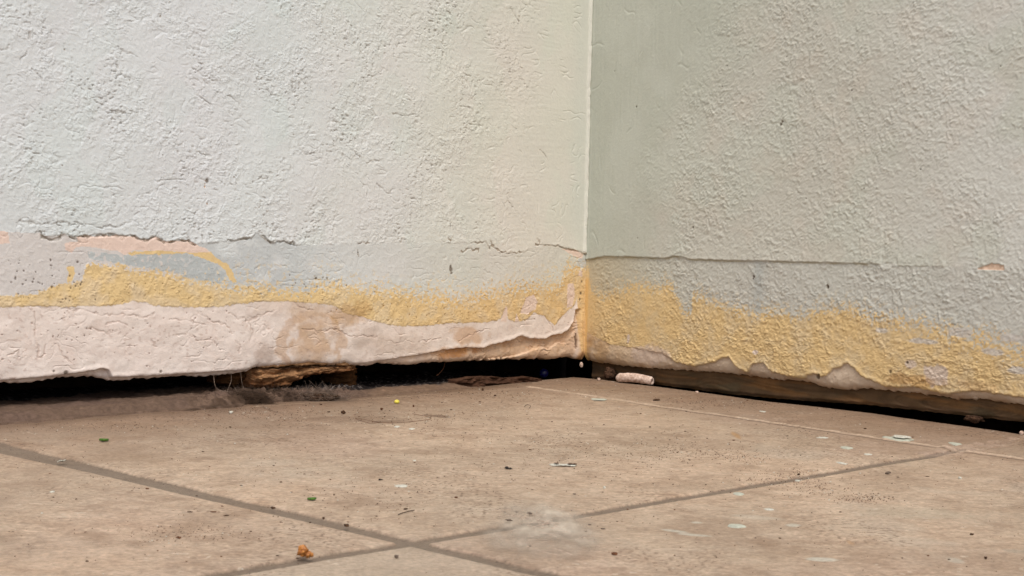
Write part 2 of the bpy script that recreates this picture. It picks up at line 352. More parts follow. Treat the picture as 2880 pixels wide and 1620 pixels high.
    p2 = pm(q([(-200,118),(55,122),(62,200),(0,208),(-200,205)]), 0.0004, 200, 5)
    C = put(C, p2, lin((229, 209, 198)))
    C = put(C, pm(q([(455,360),(500,360),(515,400),(490,460),(455,465),(470,420)]), 0.0008, 300, 6)*low, yel)
    for P in ([(1478,838),(1500,828),(1512,850),(1505,870),(1480,885),(1462,880)], [(1596,800),(1612,795),(1616,830),(1610,860),(1596,868),(1594,830)], [(1446,905),(1452,880),(1458,905)], [(1420,860),(1426,868),(1424,905),(1408,905)], [(1618,702),(1641,715),(1636,730),(1600,712),(1580,700)], [(1628,760),(1637,760),(1636,778),(1626,776)]):
        C = put(C, pm(P, 0.0006, 260, 8), lin((228, 206, 190)))
    C = put(C, pm([(1626,728),(1645,722),(1652,752),(1622,750)], 0.0005, 260, 9)*.6, lin((190, 196, 196)))
    C = put(C, strip*0.8*low, lin((222, 184, 128)))
    C = put(C, strip*low*ss(0.028, 0.018, Z), lin((205, 160, 115)))
    C = put(C, pm([(1210,702),(1225,698),(1345,700),(1348,712),(1230,706)], 0.0004, 260, 10)*low*0.0, pink)
    C = put(C, upper*pits*amp*0.38, lin((150, 140, 128)))
    C = put(C, ss(0.1, 0.25, gro)*0.8, lin((110, 80, 55)))
    # dark broken line just below the torn edge of the upper coat
    edge = np.exp(-((d_sc+0.0004)/0.0007)**2)*np.clip(strong-.2, 0, 1)
    C = put(C, 0.75*edge*ss(-0.2, 0.2, gn(S*150, S*0, 133)), lin((140, 118, 86)))
    # traced hairline cracks and lifted edges
    def crack(pts, wd, dp, c, k=.7, lip=0.0):
        P_ = WL.poly(pts); a0_, a1_ = P_[:, 0].min()-.005, P_[:, 0].max()+.005; b0_, b1_ = P_[:, 1].min()-.005, P_[:, 1].max()+.005
        i0, i1 = np.searchsorted(s, [a0_, a1_]); jj = np.where((Z[:, (i0+i1)//2] > b0_-.004) & (Z[:, (i0+i1)//2] < b1_+.004))[0]
        if len(jj) == 0 or i1 <= i0: return
        q_ = (slice(jj[0], jj[-1]+1), slice(i0, i1)); ss_, zz_ = S[q_], Z[q_]
        ss_ = ss_+.0022*fbm(ss_*150, zz_*150, 4, 404); zz_ = zz_+.0026*fbm(ss_*190, zz_*190, 3, 407)
        d_ = np.full(ss_.shape, 9.0)
        for (x1, y1), (x2, y2) in zip(P_[:-1], P_[1:]):
            t_ = np.clip(((ss_-x1)*(x2-x1)+(zz_-y1)*(y2-y1))/((x2-x1)**2+(y2-y1)**2+1e-12), 0, 1)
            d_ = np.minimum(d_, np.hypot(ss_-x1-t_*(x2-x1), zz_-y1-t_*(y2-y1)))
        mk = ss(wd, wd*.3, d_)*(0.45+.55*ss(-.3, .1, gn(ss_*160, zz_*160, 409)))
        D[q_] -= mk*dp; C[q_] = put(C[q_], mk*k, c)
    pkc = lin((168, 142, 128)); upc = lin((150, 142, 130)); scc = lin((118, 108, 88)); wm = lin((134, 104, 66))
    for P_ in ([(178,871),(230,873),(285,885),(345,886),(390,892),(435,884)], [(476,898),(520,900),(580,912)], [(100,880),(98,930),(110,1000),(120,1005),(130,965)], [(165,970),(185,1010),(200,1018)], [(828,850),(850,868),(880,872)], [(640,880),(670,892),(700,900),(735,886),(770,876)], [(850,925),(900,932),(945,925),(975,945),(1060,945)], [(1180,960),(1240,952)], [(1290,958),(1340,935),(1375,925)], [(1530,885),(1545,905),(1560,935)], [(660,960),(680,975),(672,990)], [(425,960),(440,975),(430,968)], [(300,910),(330,905),(360,918)], [(540,945),(560,960),(590,955),(610,970)], [(20,1000),(50,985),(52,1010)], [(700,905),(712,930),(705,960)], [(560,880),(600,905),(640,915),(655,940)], [(250,925),(300,935),(330,930)]):
        crack(P_, .0009, .0004, pkc, .35)
    for P_ in ([(112,655),(125,668),(145,675),(166,672),(180,660)], [(190,655),(200,668),(215,676),(228,678)], [(213,665),(300,662),(380,665)], [(380,665),(395,676),(412,678),(425,668),(440,662),(462,684)], [(462,684),(500,678),(530,676),(548,690)], [(736,664),(760,683),(800,676),(826,690)], [(640,678),(700,670)]):
        crack(P_, .0012, .0010, scc, .6)
    for P_ in ([(1008,683),(1038,684)], [(1130,672),(1128,682)], [(1324,683),(1366,681),(1376,702)], [(1380,682),(1399,706),(1430,712),(1469,708)], [(1298,708),(1320,700),(1345,703),(1346,712)], [(1506,689),(1560,691),(1590,698),(1645,712)], [(1008,704),(1010,720)], [(1268,680),(1262,668)], [(1512,690),(1516,678),(1508,670)]):
        crack(P_, .0010, .0008, wm, .55)
    for P_ in ([(555,270),(575,280),(597,300)], [(710,510),(735,500),(753,502)], [(449,510),(490,504),(522,505)], [(333,133),(360,148),(387,160)], [(0,135),(18,140),(29,130)], [(58,169),(74,160),(77,142)], [(555,427),(575,432),(594,442)], [(540,190),(575,212),(600,226)], [(640,270),(670,285),(672,300)], [(300,305),(330,318),(380,316)], [(90,195),(105,210),(120,225)], [(740,230),(760,262),(790,275)], [(840,410),(860,440),(885,430)], [(1000,430),(1030,460),(1070,450)], [(1060,520),(1090,545),(1110,530)], [(960,350),(990,372),(1020,368)], [(60,620),(120,632),(180,626),(230,634)], [(240,628),(275,640),(330,636),(372,622)], [(1105,320),(1140,330),(1170,322)], [(1520,420),(1535,440),(1542,452)], [(1435,20),(1460,60)], [(1425,560),(1440,580)]):
        crack(P_, .0009, .0006, upc, .3)
    # pinholes: mould dots, clustered at the far end
    def dots(n, x0, x1, y0, y1, r, c, seed):
        nonlocal C
        R_ = np.random.RandomState(seed)
        for _ in range(n):
            a, b = WL.st(R_.uniform(x0, x1), R_.uniform(y0, y1)); rr = r*R_.uniform(.5, 1.2)
            i0, i1 = np.searchsorted(s, [a-0.004, a+0.004]); j = np.abs(Z[:, min(i0, Z.shape[1]-1)]-b) < 0.004
            jj = np.where(j)[0]
            if len(jj) == 0 or i1 <= i0: continue
            sl_ = (slice(jj[0], jj[-1]+1), slice(i0, i1))
            mk = ss(rr*1.4, rr*0.6, np.hypot(S[sl_]-a, (Z[sl_]-b)*R_.uniform(.7, 1.2)))
            C[sl_] = put(C[sl_], mk*0.8, c); D[sl_] -= mk*0.0005
    dk = lin((105, 92, 84))
    dots(45, 20, 240, 730, 850, 0.0006, dk, 1); dots(16, 150, 260, 830, 1020, 0.0005, lin((140, 120, 112)), 2)
    dots(6, 90, 290, 690, 860, 0.0009, dk, 3); dots(14, 780, 980, 770, 830, 0.0006, lin((130, 120, 105)), 4)
    dots(26, 100, 1500, 20, 640, 0.0005, lin((135, 118, 98)), 6); dots(60, 0, 700, 870, 1040, 0.0005, lin((168, 146, 138)), 7)
    dots(60, 900, 1560, 820, 905, 0.0005, lin((160, 118, 60)), 8)
    dots(40, 300, 900, 790, 860, 0.0004, lin((150, 120, 70)), 9)
    for px, py, r in ((151, 1044, .0012), (186, 1048, .0018), (888, 783, .0013), (1268, 750, .0012), (1269, 758, .0015), (1271, 768, .001), (1008, 710, .0009), (1007, 716, .0008), (1636, 792, .001), (1633, 825, .0012), (1630, 842, .001), (583, 508, .0012), (452, 1045, .001)):
        dots(1, px, px+0.1, py, py+0.1, r, lin((96, 82, 66)), int(px))
    dots(5, 576, 584, 505, 575, 0.0006, lin((176, 130, 80)), 21)
    return D, np.clip(C, 0.01, 0.85)
me = wall(WL, s, z, (bs, bz), feat_left, 0.016, 'left_wall', M_WALL)
wl = obj('left_wall', me, M_WALL)
tag(wl, 'pale peeling plaster wall on the left, pink and yellow coats showing low down', 'wall')

# ================================================================== right wall
S2 = WR.st(2880, 1137)[0]
s = axis((0, S2+0.06, 0.0006), (S2+0.06, S2+0.2, 0.004), (S2+0.2, 3.2, 0.1))
z = axis((0, 0.36, 0.0006), (0.36, 0.5, 0.004), (0.5, 2.7, 0.1))
rbs, rbz = WR.curve(R_BOT)
def feat_right(S, Z):
    a, b = WR.curve(R_SC); d_sc = Z-(np.interp(S, a, b)+0.00035*gn(S*240, Z*0, 14))
    upper = ss(-0.0003, 0.0003, d_sc)
    smooth = ss(0.05, 0.125, S+0.035*fbm(S*25, Z*14, 3, 131)-0.05*ss(0.2, 0.3, Z))
    smooth = np.where(upper > 0.5, smooth, np.maximum(smooth, 0.75*ss(0.004, 0.02, S)))
    x = S*230+0.8*fbm(S*120, Z*120, 2, 133); y = Z*200+0.8*fbm(S*120, Z*120, 2, 134)
    n1 = gn(x*0.9, y*0.9, 135); n2 = gn(x*1.9, y*1.3, 136); n3 = gn(x*0.45, y*0.5, 137)
    n4 = fbm(S*300+0.6*n1, Z*270, 4, 381, 0.68)
    bl = ss(0.02, 0.30, gn(S*250+0.9*n1, Z*240+0.9*n2, 383)+0.3*n4)+0.7*ss(0.05, 0.28, gn(S*430, Z*400, 385)+.3*n4)
    tex = 0.95*n4+0.38*bl*(0.55+0.9*np.clip(0.5+n3, 0, 1))+0.2*n3-0.3+0.7*shingle(S, Z, 190, -0.35, 2.6, 387, 0.05)
    yk = 1-upper
    tex = tex*(0.6+0.55*ss(-.35, .3, fbm(S*17, Z*17, 3, 397)))
    D = (0.13+0.87*smooth)*0.00056*tex*(1+0.2*yk) + 0.00008*fbm(S*600, Z*600, 2, 138)
    scr = np.clip(1-np.abs(gn(S*60, Z*38, 139))*12, 0, 1)*ss(0.2, 0.45, gn(S*45, Z*45, 140))
    D -= 0.0004*scr*(1-smooth)
    D += 0.00012*gn(S*420, Z*12, 141)*(1-smooth)
    D += 0.0012*fbm(S*12, Z*12, 2, 142)*ss(0, 0.03, S)
    k = np.interp(S, [0, .02, .32, .355, .36, .375, .38, .43, .434], [1, 1, .8, .6, 0, 0, .6, .5, 0])
    a_, _ = WR.st(2479, 742); b_, _ = WR.st(2524, 748); c_, _ = WR.st(2657, 749)
    k = np.where(S < a_, 1-0.4*S/a_, np.where((S > b_) & (S < c_), 0.28, 0.0))
    D += upper*0.0016*k*np.exp(-np.clip(d_sc, 0, 1)/0.02)
    yts, ytz = WR.curve(R_YT); ybs, ybz = WR.curve(R_YB)
    yt = np.interp(S, yts, ytz); yb = np.interp(S, ybs, ybz)
    spk = fbm(S*300, Z*320, 3, 145, .7)*1.2
    ragg = np.interp(S, [0, .02, .04, .1, .25, .33, .42, .6], [1.2, 2.2, 4.0, 3.2, 2.4, 3.2, 5.0, 5.0])
    d_yb = Z-yb+0.0008*gn(S*260, Z*260, 146)
    is_y = ss(-0.0003, 0.0003, d_yb)*ss(-0.03, 0.03, -(Z-yt)/0.005/ragg+spk*1.1+0.15*tex*(S > 0.3))
    base = ss(0.0004, -0.0003, d_yb)
    kb = np.interp(S, [0, .03, .09, .13, .5], [0.05, .1, .3, 1, 1])
    D -= base*0.0014*kb; D -= base*0.00035*tex*smooth
    D += 0.0006*np.exp(-((d_yb-0.0014)/0.0016)**2)*kb
    zb_ = np.interp(S, rbs, rbz); D -= 0.0035*np.exp(-np.clip(Z-zb_, 0, 1)/0.0028)
    D += base*0.0008*fbm(S*70, Z*90, 3, 147)
    D += ss(0.004, 0.0, S)*0.0008
    # paint
    green = lin((186, 190, 178)); pinky = lin((196, 196, 186)); lt = lin((206, 208, 202))
    t = ss(0.03, 0.13, S+0.04*fbm(S*22, Z*9, 3, 151)-0.10*ss(0.13, 0.33, Z))[..., None]
    C = green*(1-t)+pinky*t
    t2 = ss(0.26, 0.45, S)[..., None]; C = C*(1-t2)+lt*t2
    g = ss(-0.05, 0.25, fbm(S*13, Z*13, 3, 153))[..., None]
    C = C*(1-g*0.6) + lin((194, 198, 187))*g*0.6
    rim = ss(0.05, 0.3, fbm(S*30, Z*30, 3, 157))*0.12
    C = put(C, rim*t[..., 0], lin((204, 186, 170)))
    low = 1-upper
    gc = lin((188, 187, 172)); gb = lin((192, 193, 186))
    u = ss(0.0, 0.2, S)[..., None]
    C = C*(1-low[..., None]*0.75) + (gc*(1-u)+gb*u)*low[..., None]*0.75
    C = put(C, low*0.6*ss(0.010, 0.002, Z-yt)*ss(0.2, 0.0, np.abs(spk))*(S > .06)*.6, lin((178, 180, 174)))
    drip = np.exp(-((S-WR.st(2133, 830)[0])/0.006)**2)*ss(0.05, 0.065, Z)
    C = put(C, low*drip*0.5, lin((168, 175, 174)))
    yel = lin((216, 189, 139)); y2 = lin((206, 172, 106))
    yc = yel*(1+0.08*fbm(S*60, Z*60, 3, 161)[..., None]); yc = yc*(1-0.0*t)+0
    soft = ss(0.008, -0.008, Z-yt+0.012*fbm(S*50, Z*50, 3, 395))
    C = put(C, low*soft*0.3, yc)
    C = put(C, ss(.10, .0, S)*low*0.35, lin((196, 168, 118)))
    C = put(C, low*is_y*(0.7+.3*ss(-.3, .2, fbm(S*50, Z*50, 4, 396))), yc)
    fl = ss(0.14, 0.24, fbm(S*230, Z*250, 3, 163, .65))*ss(0.02, 0.0, Z-yt)
    C = put(C, low*fl*0.6, yel)
    pink = lin((202, 184, 164))
    pink = pink*(1-ss(.12, .04, S)[..., None]*0.35) + lin((186, 156, 112))*ss(.12, .04, S)[..., None]*0.35
    C = put(C, base*0.9, pink*(1+0.09*fbm(S*45, Z*80, 3, 165)[..., None]))
    st = ss(0.06, 0.0, S)*ss(0.05, 0.035, Z)
    C = put(C, st*0.75*ss(-0.3, 0.2, fbm(S*70, Z*70, 3, 167)), lin((188, 152, 104)))
    def blob(px, py, rx, ry, seed, soft=0.6):
        a, b = WR.st(px, py); kk = 1.2/FPX*1.4
        return ss(1.0, 1.0-soft, np.hypot((S-a)/(rx*kk), (Z-b)/(ry*kk))+0.55*fbm(S*110, Z*110, 4, seed))
    C = put(C, 0.75*blob(1830, 1000, 70, 26, 171, .4), lin((200, 182, 168)))
    C = put(C, 0.9*blob(2630, 1058, 26, 24, 173, .2), lin((205, 190, 178)))
    C = put(C, 0.8*blob(2560, 1022, 16, 10, 174, .3), lin((205, 190, 178)))
    C = put(C, 0.9*blob(2124, 990, 9, 6, 175, .3), lin((224, 210, 200)))
    C = put(C, 0.9*blob(1767, 953, 5, 11, 176, .3), lin((205, 190, 180)))
    C = put(C, 0.6*blob(2560, 1070, 80, 14, 177, .5), lin((176, 136, 84)))
    C = put(C, 0.5*blob(2740, 1085, 60, 12, 178, .5), lin((190, 160, 120)))
    C = put(C, 0.45*base*ss(0.006, 0.0, Z-zb_)*ss(-.2, .3, fbm(S*50, Z*50, 3, 179)), lin((160, 120, 80)))
    for px, py, rx, ry in ((2700, 935, 30, 9), (2790, 990, 26, 8), (2860, 1040, 20, 9), (2480, 930, 16, 6), (2600, 960, 40, 6), (2850, 950, 30, 8)):
        C = put(C, 0.8*blob(px, py, rx, ry, int(px), .3), lin((196, 192, 186)))
    pp = inpoly(S+0.0004*gn(S*200, Z*200, 3), Z, WR.poly([(2752,754),(2790,741),(2825,746),(2828,760),(2750,759)])).astype(float)
    C = put(C, pp, lin((220, 194, 172))); D -= pp*0.0008
    cs = ss(0.0042, 0.003, S)*low
    C = put(C, cs*ss(0.092, 0.088, Z)*0.8, lin((216, 176, 112)))
    edge = np.exp(-((d_sc+0.0006)/0.0007)**2)*(S < a_)
    C = put(C, 0.55*edge*ss(-.3, .3, gn(S*60, S*0, 181)), lin((150, 138, 96)))
    R_ = np.random.RandomState(5)
    for px, py, r in ((2200, 342, .001), (2196, 350, .0012), (2120, 778, .0011), (2118, 784, .0008), (2329, 808, .0013), (2328, 803, .001), (2298, 1060, .002), (2304, 1055, .0012), (2503, 1046, .0013), (2550, 1020, .001), (1790, 300, .0008), (1950, 640, .0008)) + tuple((R_.uniform(1700, 2860), R_.uniform(20, 900), .0005) for _ in range(16)):
        aa, bb = WR.st(px, py)
        i0, i1 = np.searchsorted(s, [aa-0.004, aa+0.004]); jj = np.where(np.abs(Z[:, i0]-bb) < 0.004)[0]
        if len(jj) == 0: continue
        q = (slice(jj[0], jj[-1]+1), slice(i0, i1))
        mk = ss(r*1.3, r*0.6, np.hypot(S[q]-aa, Z[q]-bb)); C[q] = put(C[q], mk*0.85, lin((84, 70, 52))); D[q] -= mk*0.0008
    return D, np.clip(C, 0.01, 0.85)
me = wall(WR, s, z, (rbs, rbz), feat_right, 0.010, 'right_wall', M_WALL)
wr = obj('right_wall', me, M_WALL)
tag(wr, 'grey green stucco wall on the right with a broad mustard yellow band near its foot', 'wall')

# ================================================================== floor: tiles, grout joints, raw edge towards the hollow under the walls
def L2(p, q):
    a, b = onfloor(*p)[:2], onfloor(*q)[:2]; d = (b-a)/np.linalg.norm(b-a); return a, d
def dist(X, Y, ln):
    a, d = ln; return (X-a[0])*(-d[1])+(Y-a[1])*d[0]
def along(X, Y, ln):
    a, d = ln; return (X-a[0])*d[0]+(Y-a[1])*d[1]
LA = L2((0, 1256), (1160, 1523)); LB = L2((1160, 1523), (2695, 1267)); LC = L2((1490, 1091), (2695, 1267)); LD = L2((0, 1192), (1490, 1091))
X1 = onfloor(1160, 1523)[:2]
# edge of the tiled floor, as polyline in world xy
EDGE_PX = [(-900, 1262), (-300, 1217), (0, 1192), (300, 1166), (500, 1150), (640, 1142), (720, 1134), (860, 1126), (1000, 1118), (1150, 1104), (1360, 1086), (1500, 1071), (1614, 1060), (1700, 1068), (1843, 1086), (2160, 1128), (2450, 1162), (2839, 1215), (3400, 1300)]
EDGE = [onfloor(*p)[:2] for p in EDGE_PX]
v = axis((-3.0, 0.2, 0.4), (0.2, 0.44, 0.02), (0.44, 0.85, 0.0007), (0.85, 1.43, 0.0012))
u = axis((-8, -1.5, 0.5), (-1.5, -1.02, 0.04), (-1.02, 1.02, 0.0017), (1.02, 1.5, 0.04), (1.5, 8, 0.5))
U_, Y = np.meshgrid(u, v)
X = U_*(0.03+0.36*np.clip(Y, 0.2, 3))
ex = np.array([e[0] for e in EDGE]); ey = np.array([e[1] for e in EDGE])
ei = np.interp(X, ex, ey, left=ey[0], right=ey[-1])
ei = np.where(X < ex[0], ey[0]+(X-ex[0])*0.93, ei); ei = np.where(X > ex[-1], ey[-1]-(X-ex[-1])*1.18, ei)
de = ei-Y+0.0012*gn(X*150, Y*150, 201)          # > 0 on the tiles
inside = ss(0.0, 0.0022, de)
Zf = 0.0006*fbm(X*9, Y*9, 2, 203)+0.00012*fbm(X*120, Y*200, 3, 205)
C = np.empty(X.shape+(3,)); C[:] = lin((182, 161, 140))
# broad tone: pinker and greyer patches, streaks, trodden dust, painted shade towards the walls
n = fbm(X*7, Y*4, 3, 207); C = C*(1+0.10*np.clip(n*2, -1, 1)[..., None]*np.array([1, .8, .7]))
n = fbm(X*5+4, Y*3.5, 2, 209); C = put(C, 0.30*ss(0.05, 0.4, n), lin((172, 146, 130)))
stx = fbm(X*44, Y*56, 6, 211, 0.75); C = C*(1-0.20*np.clip(stx*2.2, -1, 1)[..., None]*np.array([.8, 1, 1.15]))
sx2 = fbm(X*160, Y*260, 3, 213, .7); C = C*(1-0.15*np.clip(sx2*2.4, -1, 1)[..., None])
sx3 = ss(0.12, 0.4, fbm(X*30+7, Y*30, 5, 214, .7)); C = put(C, 0.42*sx3, lin((136, 112, 92)))
sx4 = ss(0.02, 0.35, fbm(X*9+7, Y*9, 6, 217, .68)); C = put(C, 0.40*sx4, lin((142, 120, 100)))
sx5 = ss(0.15, 0.4, fbm(X*8-5, Y*8, 5, 218, .6)); C = put(C, 0.35*sx5, lin((186, 174, 158)))
dA = dist(X, Y, LA); dB = dist(X, Y, LB); dC = dist(X, Y, LC); dD = dist(X, Y, LD)
tC, tB, tA = along(X, Y, LC), along(X, Y, LB), along(X, Y, LA)
behind = np.minimum(np.abs(de), 1)
dusty = ss(0.34, 0.0, de+0.05*fbm(X*9, Y*5, 3, 215))  # real dust together with painted shade, darker towards the walls
C = put(C, 0.72*dusty, lin((126, 102, 83))*(1+.25*fbm(X*40, Y*40, 4, 216)[..., None]))
dd2 = ss(0.06, 0.0, de+0.02*fbm(X*20, Y*14, 3, 217))*(X < 0.02)
C = put(C, 0.6*dd2, lin((98, 78, 62)))  # same mix of dust and painted shade, strongest by the left edge
clean = ss(0.10, 0.0, dB-0.02)*0  # front tile is paler
front = (dA < 0) & (dB < 0)
C = put(C, front*0.35, lin((190, 178, 160)))
wob = 0.0016*fbm(X*45, Y*45, 3, 219, .5)
hA = np.interp(tA, [-.1, 0, .1, .23, .33, .5], [.0130, .0110, .0080, .0062, .0050, .0046])
gA = ss(1.0, .94, np.abs(dA+wob)/hA); wB = np.interp(tB, [-1, -0.12, -0.05, 0, .12, .4, .5], [1.25, 1.25, 1.15, 1.05, 1.05, 1.0, 1.1])
gB = ss(0.0044, 0.0040, np.abs(dB+wob)/wB)*(tB < 0.458)
gA = gA*(1.0)
per = np.zeros_like(dA)
for k in (1, 2, 3, 4, 5):
    per = np.maximum(per, ss(0.0050, 0.0042, np.abs(dA+0.45*k)))
    per = np.maximum(per, ss(0.0050, 0.0042, np.abs(dB+0.45*k)))
gr = np.maximum(np.maximum(gA, gB), per*(Y < 0.6))
Zf -= 0.0018*gr+0.0008*np.exp(-np.maximum(np.minimum(np.abs(dA)-hA, np.abs(dB)-.0045), 0)/0.002)*(1-gr)
gcol = lin((122, 108, 94))*(1+0.12*fbm(X*90, Y*120, 4, 221)[..., None])
C = put(C, .18*ss(.0022, 0, np.minimum(np.abs(np.abs(dA+wob)-hA), np.abs(np.abs(dB+wob)-.0044)))*(1-gr)*ss(-.1, .3, fbm(X*110, Y*110, 4, 229)), lin((196, 182, 162)))
C = C*(1-gr[..., None]*0.92)+gcol*gr[..., None]*0.92
# dark crack on the near lip of joint A
C = put(C, 0.6*np.exp(-((dA+hA+wob)/0.0008)**2)*(tA < 0.32), lin((70, 55, 45)))
# thin pale joint C and D (raised lime, with a dark line on its near side)
mC = (tC > -0.005)&(tC < 0.62)
pc_ = np.exp(-((dC-0.0020+wob*.6)/0.0026)**2)*mC*(0.55+0.45*ss(-.3, .2, fbm(X*80, Y*80, 3, 223)))
Zf += 0.0010*pc_
C = put(C, 0.72*pc_, lin((206, 184, 162)))
C = put(C, 0.8*np.exp(-((dC+0.0022+wob*.6)/0.0013)**2)*mC*ss(0.05, 0.2, tC), lin((98, 80, 64)))
tD = along(X, Y, LD); mD = tD < np.linalg.norm(onfloor(1490, 1091)[:2]-onfloor(0, 1192)[:2])+0.003
pd_ = np.exp(-((dD+wob)/0.0016)**2)*mD*(tD > 0.18)
C = put(C, 0.35*pd_, lin((190, 168, 146)))
# mortar smear where joint B runs out to the wall
sm = ss(0.011, 0.007, np.abs(dB-0.002)+0.006*fbm(X*60, Y*60, 4, 225))*(tB > 0.415)
C = put(C, 0.42*sm*ss(-.4, .3, fbm(X*90, Y*90, 4, 226)), lin((176, 154, 140))); Zf += sm*0.0008*(1+fbm(X*220, Y*220, 3, 227))
# scratch arc and paint scuffs
def smear(px, py, rx, ry, c, k, seed, rot=0.0):
    global C
    p = onfloor(px, py); sc_ = p[1]/FPX; sy = p[1]**2/(H*FPX)
    xx = (X-p[0])/(rx*sc_); yy = (Y-p[1])/(ry*sy)
    yy = yy-rot*xx
    q = np.hypot(xx, yy)+0.5*fbm(X*90, Y*60, 4, seed)
    C = put(C, k*ss(1.0, 0.5, q), c)
pw = lin((206, 208, 196))
smear(2310, 1573, 60, 6, pw, .55, 231); smear(1890, 1492, 45, 4, pw, .5, 232, -1.2); smear(1960, 1505, 60, 4, pw, .45, 233, -1.0)
smear(2230, 1478, 26, 5, pw, .5, 234); smear(2160, 1433, 18, 4, pw, .6, 235); smear(2690, 1578, 28, 10, pw, .35, 236)
smear(2120, 1455, 80, 8, pw, .2, 237, -.6); smear(1960, 1470, 20, 4, pw, .5, 238); smear(2860, 1550, 40, 6, lin((150, 150, 140)), .3, 239)
smear(2070, 1225, 12, 14, lin((170, 126, 66)), .5, 241); smear(2390, 1525, 14, 10, lin((175, 135, 90)), .4, 242)
smear(2560, 1440, 200, 22, lin((172, 168, 150)), .25, 243); smear(480, 1500, 90, 22, lin((150, 128, 108)), .2, 244)
smear(1000, 1178, 190, 12, lin((104, 80, 62)), .35, 245, .3)
smear(1230, 1170, 50, 5, lin((84, 58, 42)), .6, 246, -.5); smear(1090, 1186, 60, 5, lin((90, 66, 50)), .5, 247, .5)
# fine dark dust specks
sp1 = ss(0.34, 0.42, gn(X*420, Y*420, 251))*ss(0.05, 0.35, fbm(X*14, Y*8, 3, 253)+0.15*dusty)
C = put(C, 0.55*sp1*(1-gr), lin((86, 62, 46)))
sp2 = ss(0.46, 0.5, gn(X*300, Y*300, 255))*ss(0.1, 0.3, gn(X*12, Y*9, 256))
C = put(C, 0.5*sp2*ss(.3, .45, gn(X*70, Y*60, 258))*(1-gr), lin((216, 204, 186)))
# raw edge
C = put(C, (1-inside), lin((60, 46, 36)))
Zf = Zf-(1-inside)*0.045
V = np.stack([X, Y, Zf], -1).reshape(-1, 3)
me = mesh_np('floor', V, gridF(*X.shape), np.clip(C, 0.004, 0.8).reshape(-1, 3))
fl_ = obj('floor', me, M_FLOOR); tag(fl_, kind='structure')
def floor_z(x, y): return 0.0006*float(fbm(np.array([x*9.]), np.array([y*9.]), 2, 203)[0])

# ================================================================== dirt under the left wall and the dark hollow
BL = L2((0, 1192), (1490, 1091))
a0 = onfloor(-700, 1245)[:2]; b0 = onfloor(1640, 1062)[:2]
dd_ = (b0-a0)/np.linalg.norm(b0-a0); nn = np.array([-dd_[1], dd_[0]])
if nn[1] < 0: nn = -nn
ln_ = np.linalg.norm(b0-a0)
a_ = np.linspace(-0.5, ln_+0.03, 1300); b_ = axis((-0.03, 0.08, 0.0012), (0.08, 0.2, 0.006))
A_, B_ = np.meshgrid(a_, b_)
X = a0[0]+dd_[0]*A_+nn[0]*B_; Y = a0[1]+dd_[1]*A_+nn[1]*B_
ed = np.interp(X, ex, ey); ed = np.where(X < ex[0], ey[0]+(X-ex[0])*0.93, ed)
back = (Y-ed)*0.72                               # metres behind the tile edge
px_s = lambda x: onfloor(x, 1120)[0]
# height profile along x: dusty bank at far left, low in the middle, crumbs near the corner
hgt = np.interp(X, [px_s(0)-.1, px_s(0), px_s(300), px_s(560), px_s(680), px_s(960), px_s(1060), px_s(1250), px_s(1330), px_s(1400), px_s(1641)], [.006, .005, .005, .006, .005, .003, .002, .002, .0, -.004, -.016])
Zd = hgt*ss(-0.012, 0.01, back)-0.004*ss(0.0, -0.02, back)*1.5 + 0.0022*fbm(X*60, Y*60, 4, 261)*ss(-0.006, 0.01, back) + 0.0009*fbm(X*260, Y*260, 3, 263)*ss(-0.004, 0.004, back)
film = ss(-0.016, -0.002, back+0.007*fbm(X*40, Y*30, 3, 265))*(X < px_s(720))
Zd = np.where(back < 0, np.where(film > 0.5, 0.0011+0.0006*fbm(X*200, Y*200, 2, 266), -0.006), Zd)
# brown bank in front, black with pale specks behind
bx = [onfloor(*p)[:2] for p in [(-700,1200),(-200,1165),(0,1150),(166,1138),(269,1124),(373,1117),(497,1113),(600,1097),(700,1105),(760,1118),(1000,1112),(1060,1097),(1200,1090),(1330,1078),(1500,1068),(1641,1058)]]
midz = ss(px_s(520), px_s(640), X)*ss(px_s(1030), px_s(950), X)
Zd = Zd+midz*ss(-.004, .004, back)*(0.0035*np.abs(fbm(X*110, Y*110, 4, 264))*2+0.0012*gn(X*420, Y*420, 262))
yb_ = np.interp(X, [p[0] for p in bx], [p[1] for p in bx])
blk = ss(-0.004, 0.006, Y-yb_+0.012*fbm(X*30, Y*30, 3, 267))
C = np.empty(X.shape+(3,)); C[:] = lin((106, 88, 76))
mid_ = ss(px_s(520), px_s(620), X)*ss(px_s(1010), px_s(930), X)
C = put(C, mid_*.75*ss(-.2, .2, fbm(X*80, Y*80, 4, 268)), lin((66, 52, 42)))
C = put(C, ss(px_s(1010), px_s(1060), X)*.6, lin((126, 104, 86)))
C = C*(1+0.25*fbm(X*50, Y*50, 4, 269)[..., None])
C = put(C, 0.35*ss(0.0, 0.3, fbm(X*18, Y*18, 3, 270)), lin((104, 86, 80)))
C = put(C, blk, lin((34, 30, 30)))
C = put(C, blk*0.7*ss(0.3, 0.4, gn(X*330, Y*330, 271)), lin((120, 112, 108)))
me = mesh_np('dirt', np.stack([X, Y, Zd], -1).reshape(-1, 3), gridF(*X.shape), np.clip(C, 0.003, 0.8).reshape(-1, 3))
tag(obj('dirt', me, M_DIRT), 'brown dusty dirt banked under the left wall, black towards the back', 'dirt', kind='stuff')

